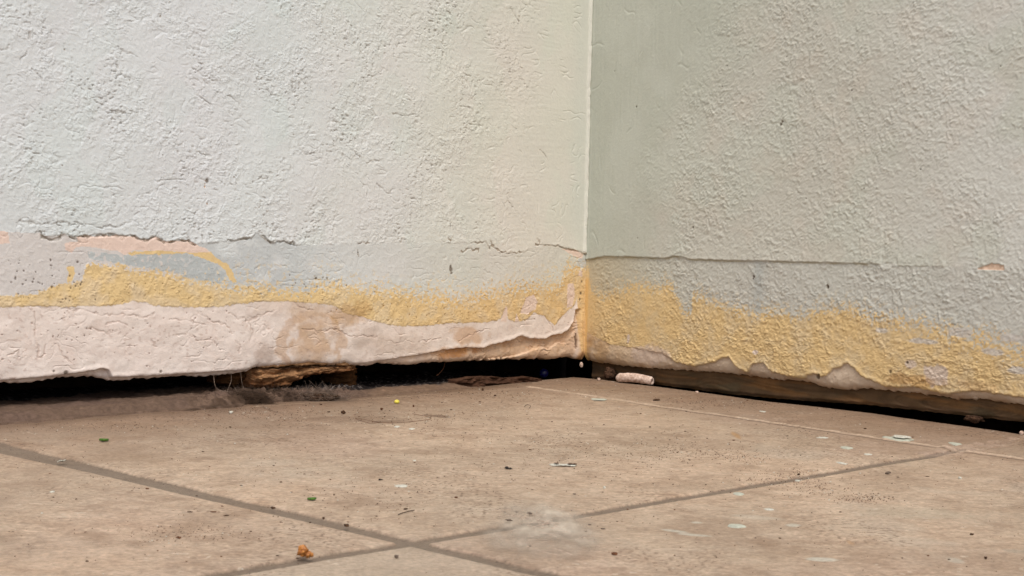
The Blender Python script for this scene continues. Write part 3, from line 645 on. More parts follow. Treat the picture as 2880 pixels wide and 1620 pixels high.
M_DARK = mat_plain('hollow_shade_dark', lin((44, 34, 26)), lin((16, 13, 11)), 0.95, 60, 0.1)  # near-black colour paints the shade inside the gap under the walls
def hollow(pl, name, zc, dep):  # lining added behind the gap to seal it and keep it dark
    s_ = axis((-0.10, 0.7, 0.006), (0.7, 3.2, 0.2))
    prof = [(-0.009, zc+0.004), (-0.018, zc+0.006), (-0.05, zc+0.006), (-dep, zc), (-dep-.003, zc-0.02), (-dep, 0.0), (-dep, -0.03), (-dep+.02, -0.06), (0.03, -0.07)]
    V = []
    for i, (q, zz) in enumerate(prof):
        nn_ = (0.004*fbm(s_*40, s_*0+i*3.1, 3, 281) if i > 1 else 0*s_)
        V.append(pl.o+s_[:, None]*pl.d+(zz+nn_)[:, None]*np.array([0, 0, 1])+(q+nn_)[:, None]*pl.n)
    V = np.stack(V)
    me = mesh_np(name, V.reshape(-1, 3), gridF(len(prof), len(s_)))
    tag(obj(name, me, M_DARK), kind='structure')
hollow(WL, 'hollow_lining', 0.034, 0.10)
hollow(WR, 'hollow_lining', 0.032, 0.07)

# ================================================================== wooden board under the right wall
WB = Plane(-49.7, 0.009)
bbs, bbz = WB.curve([(1655, 1066), (1760, 1074), (1839, 1081), (2000, 1103), (2174, 1122), (2300, 1130), (2450, 1141), (2560, 1153), (2719, 1171), (2880, 1188), (3300, 1236)])
sa = WB.st(1665, 1050)[0]
s_ = axis((sa, S2+0.08, 0.0012), (S2+0.08, 3.0, 0.05)); t_ = np.linspace(0, 1, 40)
S, T = np.meshgrid(s_, t_)
zl = np.interp(S, bbs, bbz); zh = np.interp(S, rbs, rbz)+0.010
Zb = zl+(zh-zl)*T+(1-T)*0.0008*fbm(S*120, S*0, 3, 301)
kn = np.exp(-(((S-WB.st(2700, 1150)[0])/0.05)**2+((T-0.25)/0.3)**2))
gx = S*9; gy = Zb*260+5*fbm(S*7, Zb*30, 3, 303)+9*kn
gr_ = gn(gx, gy, 305)*0.6+gn(gx*3, gy*2.3, 306)*0.4
Db = 0.0008*gr_-0.0022*ss(0.12, 0.0, T)-0.0006*ss(.3, .5, gr_)+0.0015*fbm(S*14, T*1.2, 3, 307)
C = np.empty(S.shape+(3,)); C[:] = lin((94, 74, 52))  # base brown lowered to include the shade under the wall
C = C*(1+0.38*gr_[..., None]); C = put(C, 0.5*ss(0.0, 0.35, fbm(S*16, Zb*120, 3, 309)), lin((140, 100, 58)))
C = put(C, 0.5*ss(0.1, 0.4, fbm(S*22+5, Zb*90, 3, 311)), lin((84, 78, 60)))
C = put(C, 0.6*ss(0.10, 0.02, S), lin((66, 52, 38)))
C = put(C, 0.35*ss(.3, .0, T)*ss(-.1, .3, fbm(S*30, T*3, 3, 312)), lin((150, 122, 96)))
Pb = WB.o+S[..., None]*WB.d+Zb[..., None]*np.array([0, 0, 1])+Db[..., None]*WB.n
und = Pb[:1]-0.022*WB.n+np.array([0, 0, 0.001]); topb = Pb[-1:]-0.022*WB.n
V = np.concatenate([und, Pb, topb]); CC = np.concatenate([C[:1], C, C[-1:]])
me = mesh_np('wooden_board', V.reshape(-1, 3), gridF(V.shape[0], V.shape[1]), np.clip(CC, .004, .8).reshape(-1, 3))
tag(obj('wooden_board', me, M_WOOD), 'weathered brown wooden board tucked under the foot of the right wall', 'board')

# ================================================================== small things
def lump(name, p, r, mat, seed=0, sub=3, rough=0.35, squash=(1, 1, 1), rot=0.0, freq=1.4, parent=None):
    """irregular crumb sitting on its base point p"""
    import bmesh
    bm = bmesh.new(); bmesh.ops.create_icosphere(bm, subdivisions=sub, radius=1.0)
    P = np.array([v.co[:] for v in bm.verts])
    f = 1+rough*(gn(P[:, 0]*freq+seed, P[:, 1]*freq+P[:, 2]*freq*.7, seed)+0.6*gn(P[:, 1]*freq*2.1, P[:, 2]*freq*2.1+seed, seed+3)+0.4*gn(P[:, 0]*freq*4, P[:, 2]*freq*4+seed, seed+5))
    P = P*f[:, None]*np.array(squash)*r
    c, s__ = math.cos(rot), math.sin(rot)
    P = np.stack([P[:, 0]*c-P[:, 1]*s__, P[:, 0]*s__+P[:, 1]*c, P[:, 2]], 1)
    P[:, 2] -= P[:, 2].min()+r*0.08*min(squash)
    for v_, q in zip(bm.verts, P): v_.co = q
    me = bpy.data.meshes.new(name); bm.to_mesh(me); bm.free()
    for q in me.polygons: q.use_smooth = sub > 2
    o = obj(name, me, mat, parent); o.location = p
    return o
def at(px, py, z=None):
    p = onfloor(px, py); p[2] = floor_z(p[0], p[1]) if z is None else z
    return p
def mpx(px, py): return onfloor(px, py)[1]/FPX
M_CRUMB = mat_plain('dark_soil_crumb', lin((92, 68, 52)), lin((54, 40, 32)), 0.95, 900, 0.1)
M_BROWN = mat_plain('brown_crumb', lin((120, 82, 58)), lin((78, 52, 38)), 0.9, 900, 0.15)
M_BLACK = mat_plain('black_insect_shell', lin((40, 30, 26)), lin((24, 20, 18)), 0.5, 900, 0.4)
M_GREY = mat_plain('grey_chip', lin((118, 104, 92)), lin((88, 76, 68)), 0.8, 700)
M_WHITE = mat_plain('white_paint', lin((208, 208, 198)), lin((186, 184, 172)), 0.6, 500)
M_MINT = mat_plain('pale_green_paint', lin((194, 198, 184)), lin((170, 172, 158)), 0.6, 500)
M_CHALK = mat_plain('chalky_plaster', lin((226, 206, 192)), lin((178, 150, 132)), 0.9, 420)
M_GREEN = mat_plain('green_leaf', lin((88, 128, 42)), lin((40, 84, 24)), 0.45, 700, 0.4)
M_YEL = mat_plain('yellow_pellet', lin((232, 222, 96)), lin((214, 200, 80)), 0.5, 700)
M_ORANGE = mat_plain('amber_resin', lin((206, 142, 72)), lin((150, 92, 44)), 0.45, 500, 0.4)
M_BLUE = mat_plain('blue_bead', lin((16, 18, 84)), lin((10, 12, 60)), 0.35, 500, 0.4)  # blue darkened to include the shade of the hollow
M_HAIR = mat_plain('dry_fibre', lin((150, 132, 118)), lin((96, 82, 72)), 0.7, 300)
M_DHAIR = mat_plain('dark_fibre', lin((84, 66, 52)), lin((66, 52, 42)), 0.7, 300)
M_FLUFF = mat_plain('grey_lint', lin((82, 64, 52)), lin((48, 37, 30)), 1.0, 300, 0.05)

def tube(P, r, n=6):
    P = np.asarray(P, float); k = len(P); V = []
    for i in range(k):
        t = P[min(i+1, k-1)]-P[max(i-1, 0)]; t /= np.linalg.norm(t)+1e-12
        a = np.cross(t, [0.3, 0.2, 0.93]); a /= np.linalg.norm(a)+1e-12; b = np.cross(t, a)
        ri = r[i] if hasattr(r, '__len__') else r
        for j in range(n):
            an = 2*math.pi*j/n; V.append(P[i]+ri*(a*math.cos(an)+b*math.sin(an)))
    F = [(i*n+j, i*n+(j+1) % n, (i+1)*n+(j+1) % n, (i+1)*n+j) for i in range(k-1) for j in range(n)]
    return V, F
def smooth_line(P, n=24):
    P = np.asarray(P, float); t = np.arange(len(P)); q = np.linspace(0, len(P)-1, n); out = []
    for x in q:
        i = int(min(x, len(P)-2)); f = x-i
        p0, p1, p2, p3 = P[max(i-1, 0)], P[i], P[i+1], P[min(i+2, len(P)-1)]
        out.append(0.5*((2*p1)+(-p0+p2)*f+(2*p0-5*p1+4*p2-p3)*f*f+(-p0+3*p1-3*p2+p3)*f**3))
    return np.array(out)
def from_lists(name, V, F, mat, parent=None, smooth=True):
    me = bpy.data.meshes.new(name); me.from_pydata([tuple(map(float, v)) for v in V], [], F); me.update()
    for q in me.polygons: q.use_smooth = smooth
    return obj(name, me, mat, parent)

# --- chalky stub by the board
ax = [at(1733, 1075), at(1833, 1083)]
A0 = np.array(ax[0]); A1 = np.array(ax[1]); A1[1] -= 0.004
k = 40; n = 20; V = []; L_ = np.linalg.norm(A1-A0); dr = (A1-A0)/L_; sd_ = np.cross(dr, [0, 0, 1])
rad = 13.4*mpx(1785, 1078)
for i in range(k):
    f = i/(k-1); r_ = rad*(0.25+0.75*min(1, (f/0.09))**0.6)*(1-0.10*f)*(1 if f < 0.985 else 0.86)
    for j in range(n):
        a = 2*math.pi*j/n
        w_ = 1+0.07*float(gn(np.array([f*6.0]), np.array([math.cos(a)*1.5+2]), 3)[0])+0.09*float(gn(np.array([f*4.0+math.cos(a)*1.3]), np.array([math.sin(a)*2.0]), 5)[0])
        c_ = A0+dr*L_*f+np.array([0, 0, rad*0.9])+np.array([0, 0, 0.0016*math.sin(f*3.1)])
        V.append(c_+r_*w_*(sd_*math.cos(a)*1.0+np.array([0, 0, 1])*math.sin(a)))
F = [(i*n+j, i*n+(j+1) % n, (i+1)*n+(j+1) % n, (i+1)*n+j) for i in range(k-1) for j in range(n)]
F += [tuple(range(n))[::-1]]
e0 = (k-1)*n; base_i = len(V); ce = np.mean(V[e0:e0+n], 0)
for j in range(n): V.append(ce+(np.array(V[e0+j])-ce)*0.72+dr*0.0003)
for j in range(n): V.append(ce+(np.array(V[e0+j])-ce)*0.5-dr*0.0016)
F += [(e0+j, e0+(j+1) % n, base_i+(j+1) % n, base_i+j) for j in range(n)]
F += [(base_i+j, base_i+(j+1) % n, base_i+n+(j+1) % n, base_i+n+j) for j in range(n)]
F += [tuple(base_i+n+j for j in range(n))]
o = from_lists('chalk_stub', V, F, M_CHALK); tag(o, 'chalky white cylindrical stub lying on the floor strip against the board', 'stub')

# --- beads, pellets
o = lump('pebble', at(1684, 1071), 4.6*mpx(1684, 1071), M_CHALK, 3, 3, .15); tag(o, 'tiny white round pebble just left of the chalky stub in the corner', 'pebble')
p = WR.st(1642, 1026); q = WR.o+WR.d*0.001+WR.n*0.004; q = np.array([q[0], q[1], p[1]-0.002])
o = lump('plaster_crumb', q, 0.0016, M_CHALK, 5, 3, .2, (1, 1, 1.5)); tag(o, 'white plaster crumb dangling below the wall corner in front of the dark gap', 'crumb')
p = at(1530, 1062, 0.0); p[2] = -0.001
o = lump('blue_bead', p+np.array([.0, .012, 0.0]), 0.0042, M_BLUE, 2, 3, .03); tag(o, 'round blue bead in the dark hollow left of the corner', 'bead')
o = lump('pellet', at(1116, 1135), 7.2*mpx(1116, 1135), M_YEL, 4, 3, .07, (1.05, 1, .8)); tag(o, 'small bright yellow pellet on the tile near the left wall', 'pellet')
o = lump('pebble', at(2873, 1222), 6.0*mpx(2873, 1222), M_CHALK, 8, 3, .1); tag(o, 'pale round pebble at the far right end of the black slot', 'pebble')
o = lump('resin_crumb', at(852, 1570), 15*mpx(852, 1570), M_ORANGE, 11, 4, .5, (.95, .9, 1.0), 0, 1.8)
tag(o, 'knobbly amber orange crumb on the grout in the foreground', 'crumb')
k_ = lump('knob', (0, 0, 0), 11*mpx(872, 1566), M_ORANGE, 17, 4, .45, (1, .9, .75), .4, 1.8, o); k_.location = (0.0024, -0.0004, 0)

# --- leaf scraps
def leaf(name, px, py, wpx, mat, label, rot, curl=0.35, seed=1, asp=.5):
    p = at(px, py); r = wpx*.5*mpx(px, py); V = []; nx, ny = 14, 8
    for i in range(nx+1):
        a = i/nx*2-1; hw = asp*math.sqrt(max(0, 1-abs(a)**2.4))
        for j in range(ny+1):
            b = j/ny*2-1; x_, y_ = a*r, b*hw*r
            z_ = r*curl*(abs(b)**2*.8+0.35*a*a)+0.0003
            x2 = x_*math.cos(rot)-y_*math.sin(rot); y2 = x_*math.sin(rot)+y_*math.cos(rot)
            V.append((x2, y2, z_))
    F = [(i*(ny+1)+j, (i+1)*(ny+1)+j, (i+1)*(ny+1)+j+1, i*(ny+1)+j+1) for i in range(nx) for j in range(ny)]
    o = from_lists(name, V, F, mat); o.location = p
    md = o.modifiers.new('thickness', 'SOLIDIFY'); md.thickness = 0.0004; md.offset = 1
    return tag(o, label, 'leaf scrap')
leaf('leaf_scrap', 292, 1242, 27, M_GREEN, 'dark green curled leaf scrap on the tile at left, below the dirt bank', 0.05, .5, 1, .75)
leaf('leaf_scrap', 877, 1409, 27, M_GREEN, 'bright green leaf scrap just above the diagonal grout joint', 0.4, .45, 2, .75)

# --- flat paint drops and flakes
def drop(px, py, wpx, hpx, mat, label, name='paint_drop', group=None, cat='paint spot', th=0.00035, seed=0, rot=0.0, jag=.06, lift=0.0):
    p = at(px, py); sx = wpx*.5*mpx(px, py); sy = hpx*.5*p[1]**2/(H*FPX); sy = min(sy, sx*2.2)
    n = 28; R_ = np.random.RandomState(seed+int(px)); rr = 1+jag*np.convolve(R_.randn(n+4), [.25, .5, .25], 'same')[:n]*2
    V = []; F = []
    for lv, (q, z_) in enumerate(((1.0, -0.0002), (1.0, th*.6), (.9, th), (.45, th*1.15))):
        for j in range(n):
            a = 2*math.pi*j/n; x_ = sx*q*rr[j]*math.cos(a); y_ = sy*q*rr[j]*math.sin(a)+rot*x_
            V.append((x_, y_, z_+lift*(0.5+0.5*math.cos(a+1))*q+(lift*.3*math.sin(3*a) if lift else 0)))
    for lv in range(3):
        F += [(lv*n+j, lv*n+(j+1) % n, (lv+1)*n+(j+1) % n, (lv+1)*n+j) for j in range(n)]
    F += [tuple(3*n+j for j in range(n)), tuple(range(n))[::-1]]
    o = from_lists(name, V, F, mat); o.location = p
    return tag(o, label, cat, group)
PG = 'dried paint spots on the tiles'
drop(1129, 1368, 38, 7, M_WHITE, 'white oval paint spot on the large tile right of the green leaf scraps', group=PG)
drop(2077, 1390, 31, 8, M_MINT, 'pale oval paint spot just below the right grout joint', group=PG)
drop(2072, 1481, 52, 11, M_MINT, 'largest pale green oval paint spot, on the right foreground tile', group=PG)
drop(2380, 1260, 34, 7, M_MINT, 'pale grey green paint spot on the large tile below the peeling flake', group=PG)
drop(2441, 1279, 22, 4, M_WHITE, 'short thin white paint spot right of the grey green one', group=PG, jag=.2)
drop(2364, 1304, 28, 4, M_WHITE, 'slanting thin whitish paint streak above the right grout joint', group=PG, jag=.2, rot=-1.3)
drop(2313, 1231, 24, 3.5, M_WHITE, 'faint thin paint streak on the tile left of the peeling flake', group=PG, jag=.2)
drop(2686, 1248, 36, 8, M_MINT, 'pale paint spot on the narrow tile strip near its far right joint', group=PG, jag=.14)
drop(2163, 1434, 26, 4, M_WHITE, 'thin white paint spot above the largest pale green spot', group=PG)
drop(1683, 1125, 44, 7, M_MINT, 'long pale paint flake on the thin joint below the corner', name='paint_flake', cat='paint flake', rot=-.3, jag=.05, lift=.0006)
drop(1117, 1200, 15, 4, M_WHITE, 'tiny white paint spot below the yellow pellet', group=PG)
drop(1158, 1206, 17, 4, M_WHITE, 'tiny white paint spot below and right of the yellow pellet', group=PG)
drop(1166, 1296, 8, 3, M_WHITE, 'pinhead white paint spot on the middle of the large tile', group=PG)
drop(173, 1299, 16, 4, M_WHITE, 'small white paint curl lying in the left grout joint', name='paint_flake', cat='paint flake', rot=.8, lift=.0008)
drop(147, 1385, 13, 4, M_WHITE, 'small white paint spot on the left foreground tile', group=PG)
drop(650, 1161, 10, 6, M_WHITE, 'small white chip beside the dirt bank near the left wall', name='plaster_chip', cat='chip', th=.0012)
drop(2700, 1347, 8, 4, M_WHITE, 'small bright white chip alone on the far right tile', name='plaster_chip', cat='chip', th=.001)
drop(2243, 1352, 14, 3, M_WHITE, 'small white paint spot touching the right grout joint', group=PG)
drop(1700, 1372, 7, 4, M_WHITE, 'pinhead white chip in front of the dust smudge', name='plaster_chip', cat='chip', th=.0009)
drop(2145, 1158, 16, 3, M_WHITE, 'faint whitish paint streak on the narrow tile strip', group=PG, jag=.2)
drop(1960, 1105, 9, 5, M_CHALK, 'pale crumb of plaster on the tile strip right of the chalky stub', name='plaster_chip', cat='chip', th=.0012)
# spotted white flake (1590,1308)
fr = bpy.data.objects.new('spotted_flake', None); COL.objects.link(fr); fr.location = at(1583, 1309)
tag(fr, 'narrow white paint flake with dark spots in the middle of the large tile', 'paint flake')
o = drop(1583, 1309, 72, 8, M_WHITE, None, name='flake', cat=None, jag=.12, lift=.0008, rot=-.12); o.parent = fr; o.location = (0, 0, 0)
for dx in (-.0035, .0042, .0065):
    b = lump('dark_spot', (dx, .0002-.12*dx, .0009), .0009, M_CRUMB, int(dx*1e4), 2, .2, (1.7, 1.2, .35), 0, 1.4, fr)
# peeling flake on joint C (2520,1232)
fr = bpy.data.objects.new('peeling_flake', None); COL.objects.link(fr); fr.location = at(2520, 1234)
tag(fr, 'curled white paint flake peeling off the thin joint at right', 'paint flake')
o = drop(2520, 1234, 84, 13, M_MINT, None, name='flake', cat=None, jag=.12, lift=.0003, rot=-.35); o.parent = fr; o.location = (0, 0, 0)
o = drop(2535, 1228, 46, 8, M_WHITE, None, name='curled_layer', cat=None, jag=.14, lift=.0003, rot=-.4); o.parent = fr; o.location = (.004, .002, .0012)

# --- brown chip, ants, crumbs
def shard(px, py, wpx, hpx, mat, name, label, cat, seed=1):
    p = at(px, py); r = wpx*.42*mpx(px, py); h = hpx*.42*mpx(px, py)
    o = lump(name, p, r, mat, seed, 2, .5, (1, .6, h/r), .2*seed, 1.2); return tag(o, label, cat)
shard(2497, 1334, 24, 10, M_GREY, 'bark_chip', 'brown grey angular chip on the right tile just below the joint', 'chip', 3)
shard(2246, 1336, 14, 6, M_CRUMB, 'bark_chip', 'slim dark chip on the far edge of the right grout joint', 'chip', 4)
shard(965, 1164, 18, 10, M_CRUMB, 'soil_lump', 'largest dark soil lump left of the yellow pellet near the left wall', 'lump', 5)
shard(1073, 1155, 14, 8, M_BROWN, 'soil_lump', 'reddish brown soil lump just left below the yellow pellet', 'lump', 6)
shard(1115+48, 1144, 10, 8, M_BROWN, 'soil_lump', 'brown soil lump just right of the yellow pellet', 'lump', 7)
shard(1357, 1099, 14, 10, M_CRUMB, 'soil_lump', 'dark soil lump at the tile edge in front of the gap, right of the pellet', 'lump', 8)
shard(974, 1482, 27, 10, M_CRUMB, 'soil_lump', 'flat dark soil lump lying in the left grout joint near the crossing', 'lump', 9)
shard(910, 1462, 14, 7, M_CRUMB, 'soil_lump', 'dark soil lump on the grout joint below the bright green leaf scrap', 'lump', 10)
shard(768, 1432, 20, 7, M_CRUMB, 'soil_lump', 'dark soil lump on the left grout joint left of the bright green leaf scrap', 'lump', 12)
shard(1115, 1570, 18, 12, M_GREY, 'soil_lump', 'grey crumb in the foreground right of the amber crumb', 'lump', 13)
shard(1728, 1560, 22, 10, M_BROWN, 'bark_chip', 'reddish brown chip at the lower right of the dust smudge', 'chip', 14)
shard(504, 1515, 16, 6, M_BROWN, 'bark_chip', 'brown sliver on the left foreground tile', 'chip', 15)
shard(414, 1376, 14, 4, M_BROWN, 'bark_chip', 'thin brown sliver just below the left grout joint', 'chip', 16)
shard(2733, 1505, 15, 6, M_CRUMB, 'bark_chip', 'dark flat chip in the far right foreground', 'chip', 17)
shard(2772, 1574, 12, 9, M_CRUMB, 'soil_lump', 'dark crumb near the bottom right corner', 'lump', 18)
shard(1845, 1127, 26, 7, M_CRUMB, 'soil_lump', 'elongated dark crumb on the tile strip below the chalky stub', 'lump', 19)
shard(1283, 1401, 14, 5, M_BROWN, 'bark_chip', 'small red brown chip on the large tile right of the white oval spot', 'chip', 20)
shard(1141, 1432, 18, 4, M_CRUMB, 'bark_chip', 'thin dark sliver on the large tile above the grout crossing', 'chip', 21)
shard(2303, 1440, 0.1, .1, M_CRUMB, 'soil_lump', 'dark round crumb in the middle of the right tile', 'lump', 22) if False else None
def ant(px, py, wpx, rot, label):
    e = bpy.data.objects.new('ant', None); COL.objects.link(e); e.location = at(px, py); e.rotation_euler = (0, 0, rot)
    tag(e, label, 'ant'); r = wpx*mpx(px, py)
    lump('abdomen', (-.30*r, 0, .05*r), .19*r, M_BLACK, 1, 3, .04, (1.4, 1, .95), 0, 1, e)
    lump('thorax', (0, 0, .07*r), .11*r, M_BLACK, 2, 3, .04, (1.5, .9, .9), 0, 1, e)
    lump('head', (.25*r, 0, .06*r), .13*r, M_BLACK, 3, 3, .04, (1.1, 1, .9), 0, 1, e)
    for sgn in (-1, 1):
        for kx, dx in ((-.08, -.25), (0, 0), (.08, .25)):
            V, F = tube([(kx*r, 0, .15*r), (kx*r+dx*.5*r, sgn*.2*r, .25*r), (kx*r+dx*r, sgn*.42*r, 0)], .018*r, 5); from_lists('leg', V, F, M_BLACK, e)
        V, F = tube([(.33*r, sgn*.04*r, .17*r), (.42*r, sgn*.14*r, .22*r), (.58*r, sgn*.18*r, .1*r)], .014*r, 5); from_lists('antenna', V, F, M_BLACK, e)
ant(1431, 1320, 22, -.5, 'small black ant on the large tile left of the spotted white flake')
ant(1071, 1352, 14, .7, 'smaller black ant on the large tile above the white oval paint spot')

# scattered crumbs (photograph positions), grouped by the patch of floor they lie on
CR = dict(
 strip=('tiny dark crumb on the narrow tile strip in front of the board', [(2102,1126,6),(1883,1121,4),(2006,1122,4),(2148,1138,3),(2177,1143,4),(2433,1207,8),(2566,1230,7),(2732,1226,4),(1916,1121,4),(2050,1125,4),(1597,1098,4),(1616,1099,3),(1692,1119,5),(2046,1157,3)]),
 back=('tiny dark crumb on the far half of the large tile', [(588,1167,8),(647,1203,8),(571,1270,8),(436,1179,6),(860,1141,6),(903,1139,8),(780,1158,5),(800,1183,5),(924,1160,8),(1010,1173,6),(1076,1178,5),(1096,1156,4),(1243,1132,5),(1269,1152,6),(1303,1163,4),(1330,1162,3),(1392,1114,8),(1309,1218,5),(1349,1131,6),(1271,1130,4),(1350,1130,6),(1453,1207,6),(1552,1187,6),(1510,1222,5),(1557,1238,4),(1698,1196,6),(1802,1163,6),(1828,1203,7),(1844,1233,5),(1927,1215,7),(1930,1157,6),(1954,1230,5),(1946,1246,5),(1964,1205,4),(1921,1197,5),(2064,1239,8),(2052,1246,4),(2115,1245,3),(2213,1226,4),(1490,1266,6),(1500,1264,5),(1410,1207,5),(816,1200,4),(890,1197,3),(913,1209,3),(1119,1210,3),(620,1175,3),(655,1177,3),(683,1175,3),(467,1210,4),(560,1243,3),(675,1213,3),(1661,1258,5),(1711,1261,5),(2509,1285,5)]),
 near=('tiny dark crumb on the near half of the large tile', [(770,1310,7),(776,1281,5),(820,1385,7),(836,1333,4),(929,1350,6),(908,1408,5),(940,1391,6),(1077,1329,4),(1088,1331,3),(1099,1346,5),(1112,1388,5),(1154,1400,5),(1250,1340,6),(1166,1302,6),(1172,1306,4),(1208,1384,5),(1059,1452,6),(979,1455,5),(979,1470,6),(1145,1419,3),(790,1357,8),(856,1335,6),(1364,1417,5),(1516,1338,5),(1615,1318,5),(1675,1341,6),(1444,1352,6),(1497,1377,6),(678,1365,8),(589,1313,6),(1774,1386,4),(1893,1363,5),(1985,1364,5),(2080,1351,5),(1807,1301,5),(1905,1272,6),(1935,1282,6),(1939,1295,7),(2487,1299,4),(1244,1416,4)]),
 front=('tiny dark crumb on the front left tile', [(140,1334,7),(262,1345,4),(290,1345,4),(150,1400,6),(214,1406,6),(245,1361,4),(371,1381,5),(37,1497,6),(245,1579,9),(269,1576,5),(524,1580,8),(443,1550,6),(622,1567,7),(553,1395,7),(625,1425,8),(534,1442,16),(600,1442,16),(636,1453,16),(437,1505,7),(690,1513,5),(872,1472,6),(789,1471,6),(814,1489,5),(780,1566,9),(836,1574,9),(705,1496,8),(728,1517,6)]),
 right=('tiny dark crumb on the front right tile', [(2363,1442,8),(2193,1516,8),(2196,1488,6),(2382,1321,6),(2303,1370,5),(2306,1372,5),(2375,1376,5),(2385,1374,5),(2441,1406,5),(2401,1406,4),(2669,1575,8),(2537,1570,7),(2450,1487,4),(2621,1432,4),(2581,1307,4),(1897,1435,6),(1765,1433,8),(1736,1467,6),(1808,1471,4),(1897,1562,6),(1850,1460,5),(2525,1343,8),(2608,1342,12),(2845,1250,6),(2714,1412,3),(2610,1564,8),(2230,1415,4),(2174,1401,4),(2710,1481,3)]))
GL = dict(strip='dark crumbs on the narrow tile strip', back='dark crumbs on the far half of the large tile', near='dark crumbs on the near half of the large tile', front='dark crumbs on the front left tile', right='dark crumbs on the front right tile')
protos = []
for i in range(6):
    o = lump('crumb', (0, 0, 0), 1.0, M_CRUMB if i % 3 else M_BROWN, 50+i, 2, .45, (1, .8, .6)); protos.append(o.data); bpy.data.objects.remove(o)
R_ = random.Random(4)
LMK = [(1116,1130,'the yellow pellet'),(292,1240,'the dark green leaf scrap'),(877,1408,'the bright green leaf scrap'),(1129,1368,'the white oval paint spot'),(1590,1308,'the spotted white flake'),(1431,1318,'the larger ant'),(1071,1352,'the smaller ant'),(2520,1232,'the peeling white flake'),(2380,1260,'the grey green paint spot'),(2072,1481,'the largest pale green spot'),(2077,1390,'the pale spot below the right joint'),(2497,1334,'the angular bark chip'),(1785,1075,'the chalky stub'),(1683,1125,'the long pale flake'),(965,1164,'the largest soil lump'),(1160,1523,'the grout crossing'),(865,1560,'the amber crumb'),(2695,1268,'the far right joint crossing'),(1190,1185,'the curved brown fibre'),(2733,1505,'the flat dark chip far right'),(1728,1560,'the reddish brown chip'),(504,1515,'the brown sliver at left'),(650,1161,'the white chip by the dirt'),(1283,1401,'the small red brown chip'),(1500,1480,'the dust patch'),(2246,1336,'the slim chip on the joint'),(768,1432,'the lump in the left joint'),(173,1299,'the white curl in the left joint')]
ORD = ['nearest', 'second nearest', 'third nearest', 'fourth nearest', 'fifth nearest', 'sixth nearest', 'seventh nearest', 'eighth nearest', 'ninth nearest', 'tenth nearest', 'eleventh nearest', 'twelfth nearest', 'thirteenth nearest']
allc = [(px, py, w_, key) for key, (lab, pts) in CR.items() for px, py, w_ in pts]
sect = {}
for c_ in allc:
    ds = sorted((math.hypot(c_[0]-l[0], 2.2*(c_[1]-l[1])), i) for i, l in enumerate(LMK)); d_, li = ds[0]; l = LMK[li]
    dx, dy = c_[0]-l[0], 2.2*(c_[1]-l[1])
    side = ('right of' if dx > 0 else 'left of') if abs(dx) > abs(dy) else ('in front of' if dy > 0 else 'behind')
    sect.setdefault((li, side), []).append((d_, c_))
for (li, side), lst in sect.items():
    lst.sort(key=lambda t: t[0])
    for rk, (d_, (px, py, wpx, key)) in enumerate(lst):
        k_ = R_.randrange(6)
        o = bpy.data.objects.new('crumb', protos[k_]); COL.objects.link(o)
        p = at(px, py); r = wpx*.5*mpx(px, py)*.95; sy_ = r*R_.uniform(.7, 1.2)
        hz = r*R_.uniform(.45, .8) if wpx < 12 else r*.3
        o.location = (p[0], p[1], p[2]-hz*.1); o.scale = (r, sy_, hz); o.rotation_euler = (0, 0, R_.uniform(-.5, .5))
        col_ = 'dark' if k_ % 3 else 'brown'
        rank = (ORD[rk]+' '+side+' ' if len(lst) > 1 else 'just '+side+' ')
        tag(o, 'small '+col_+' crumb '+rank+LMK[li][2], 'crumb', GL[key])

# --- crumbling block hanging in the gap, lint and fibres
WM = Plane(-137.0, 0.008)
def slab(name, pts_top, pts_bot, back, mat, colf, label, cat, amp=.003, seed=0, thick=.02, nt=36, parent=None, stepf=60):
    pl = Plane(-137.0, back); a, b = pl.curve(pts_top); c, d = pl.curve(pts_bot)
    s0, s1 = max(a[0], c[0]), min(a[-1], c[-1]); s_ = np.arange(s0, s1, .0008); t_ = np.linspace(0, 1, nt); S, T = np.meshgrid(s_, t_)
    top = np.interp(S, a, b); bot = np.interp(S, c, d)+.0022*fbm(S*180, S*0, 3, seed)
    Zz = bot+(top-bot)*T
    terr = np.floor((Zz+.004*fbm(S*60, Zz*60, 3, seed+1))*stepf*9)/9/stepf
    Dd = amp*1.6*fbm(S*70, Zz*160, 4, seed+2)+amp*gn(S*30, terr*900, seed+3)-.004*ss(.15, 0, T)-.004*ss(.012, 0, S-s0)-.004*ss(.008, 0, s1-S)
    Cc = colf(S, Zz, T)
    P = pl.o+S[..., None]*pl.d+Zz[..., None]*np.array([0, 0, 1])+Dd[..., None]*pl.n
    bk = pl.n*thick
    rows = np.concatenate([P[:1]-bk, P, P[-1:]-bk]); CC = np.concatenate([Cc[:1], Cc, Cc[-1:]])
    left = rows[:, :1].copy(); left[1:-1] -= bk; right = rows[:, -1:].copy(); right[1:-1] -= bk
    rows = np.concatenate([left, rows, right], 1); CC = np.concatenate([CC[:, :1], CC, CC[:, -1:]], 1)
    me = mesh_np(name, rows.reshape(-1, 3), gridF(rows.shape[0], rows.shape[1]), np.clip(CC, .004, .7).reshape(-1, 3))
    o = obj(name, me, mat, parent)
    if label: tag(o, label, cat)
    return o
def colblock(S, Z, T):
    C = np.empty(S.shape+(3,)); C[:] = lin((148, 112, 80))
    C = C*(1+.45*fbm(S*120, Z*260, 4, 401)[..., None])
    C = put(C, .7*ss(.1, .35, fbm(S*90, Z*200, 3, 402)), lin((96, 62, 38)))
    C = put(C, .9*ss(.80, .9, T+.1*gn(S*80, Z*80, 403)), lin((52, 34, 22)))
    C = put(C, .7*ss(.45, .25, T+.2*gn(S*50, Z*50, 404)), lin((104, 66, 40)))
    return C
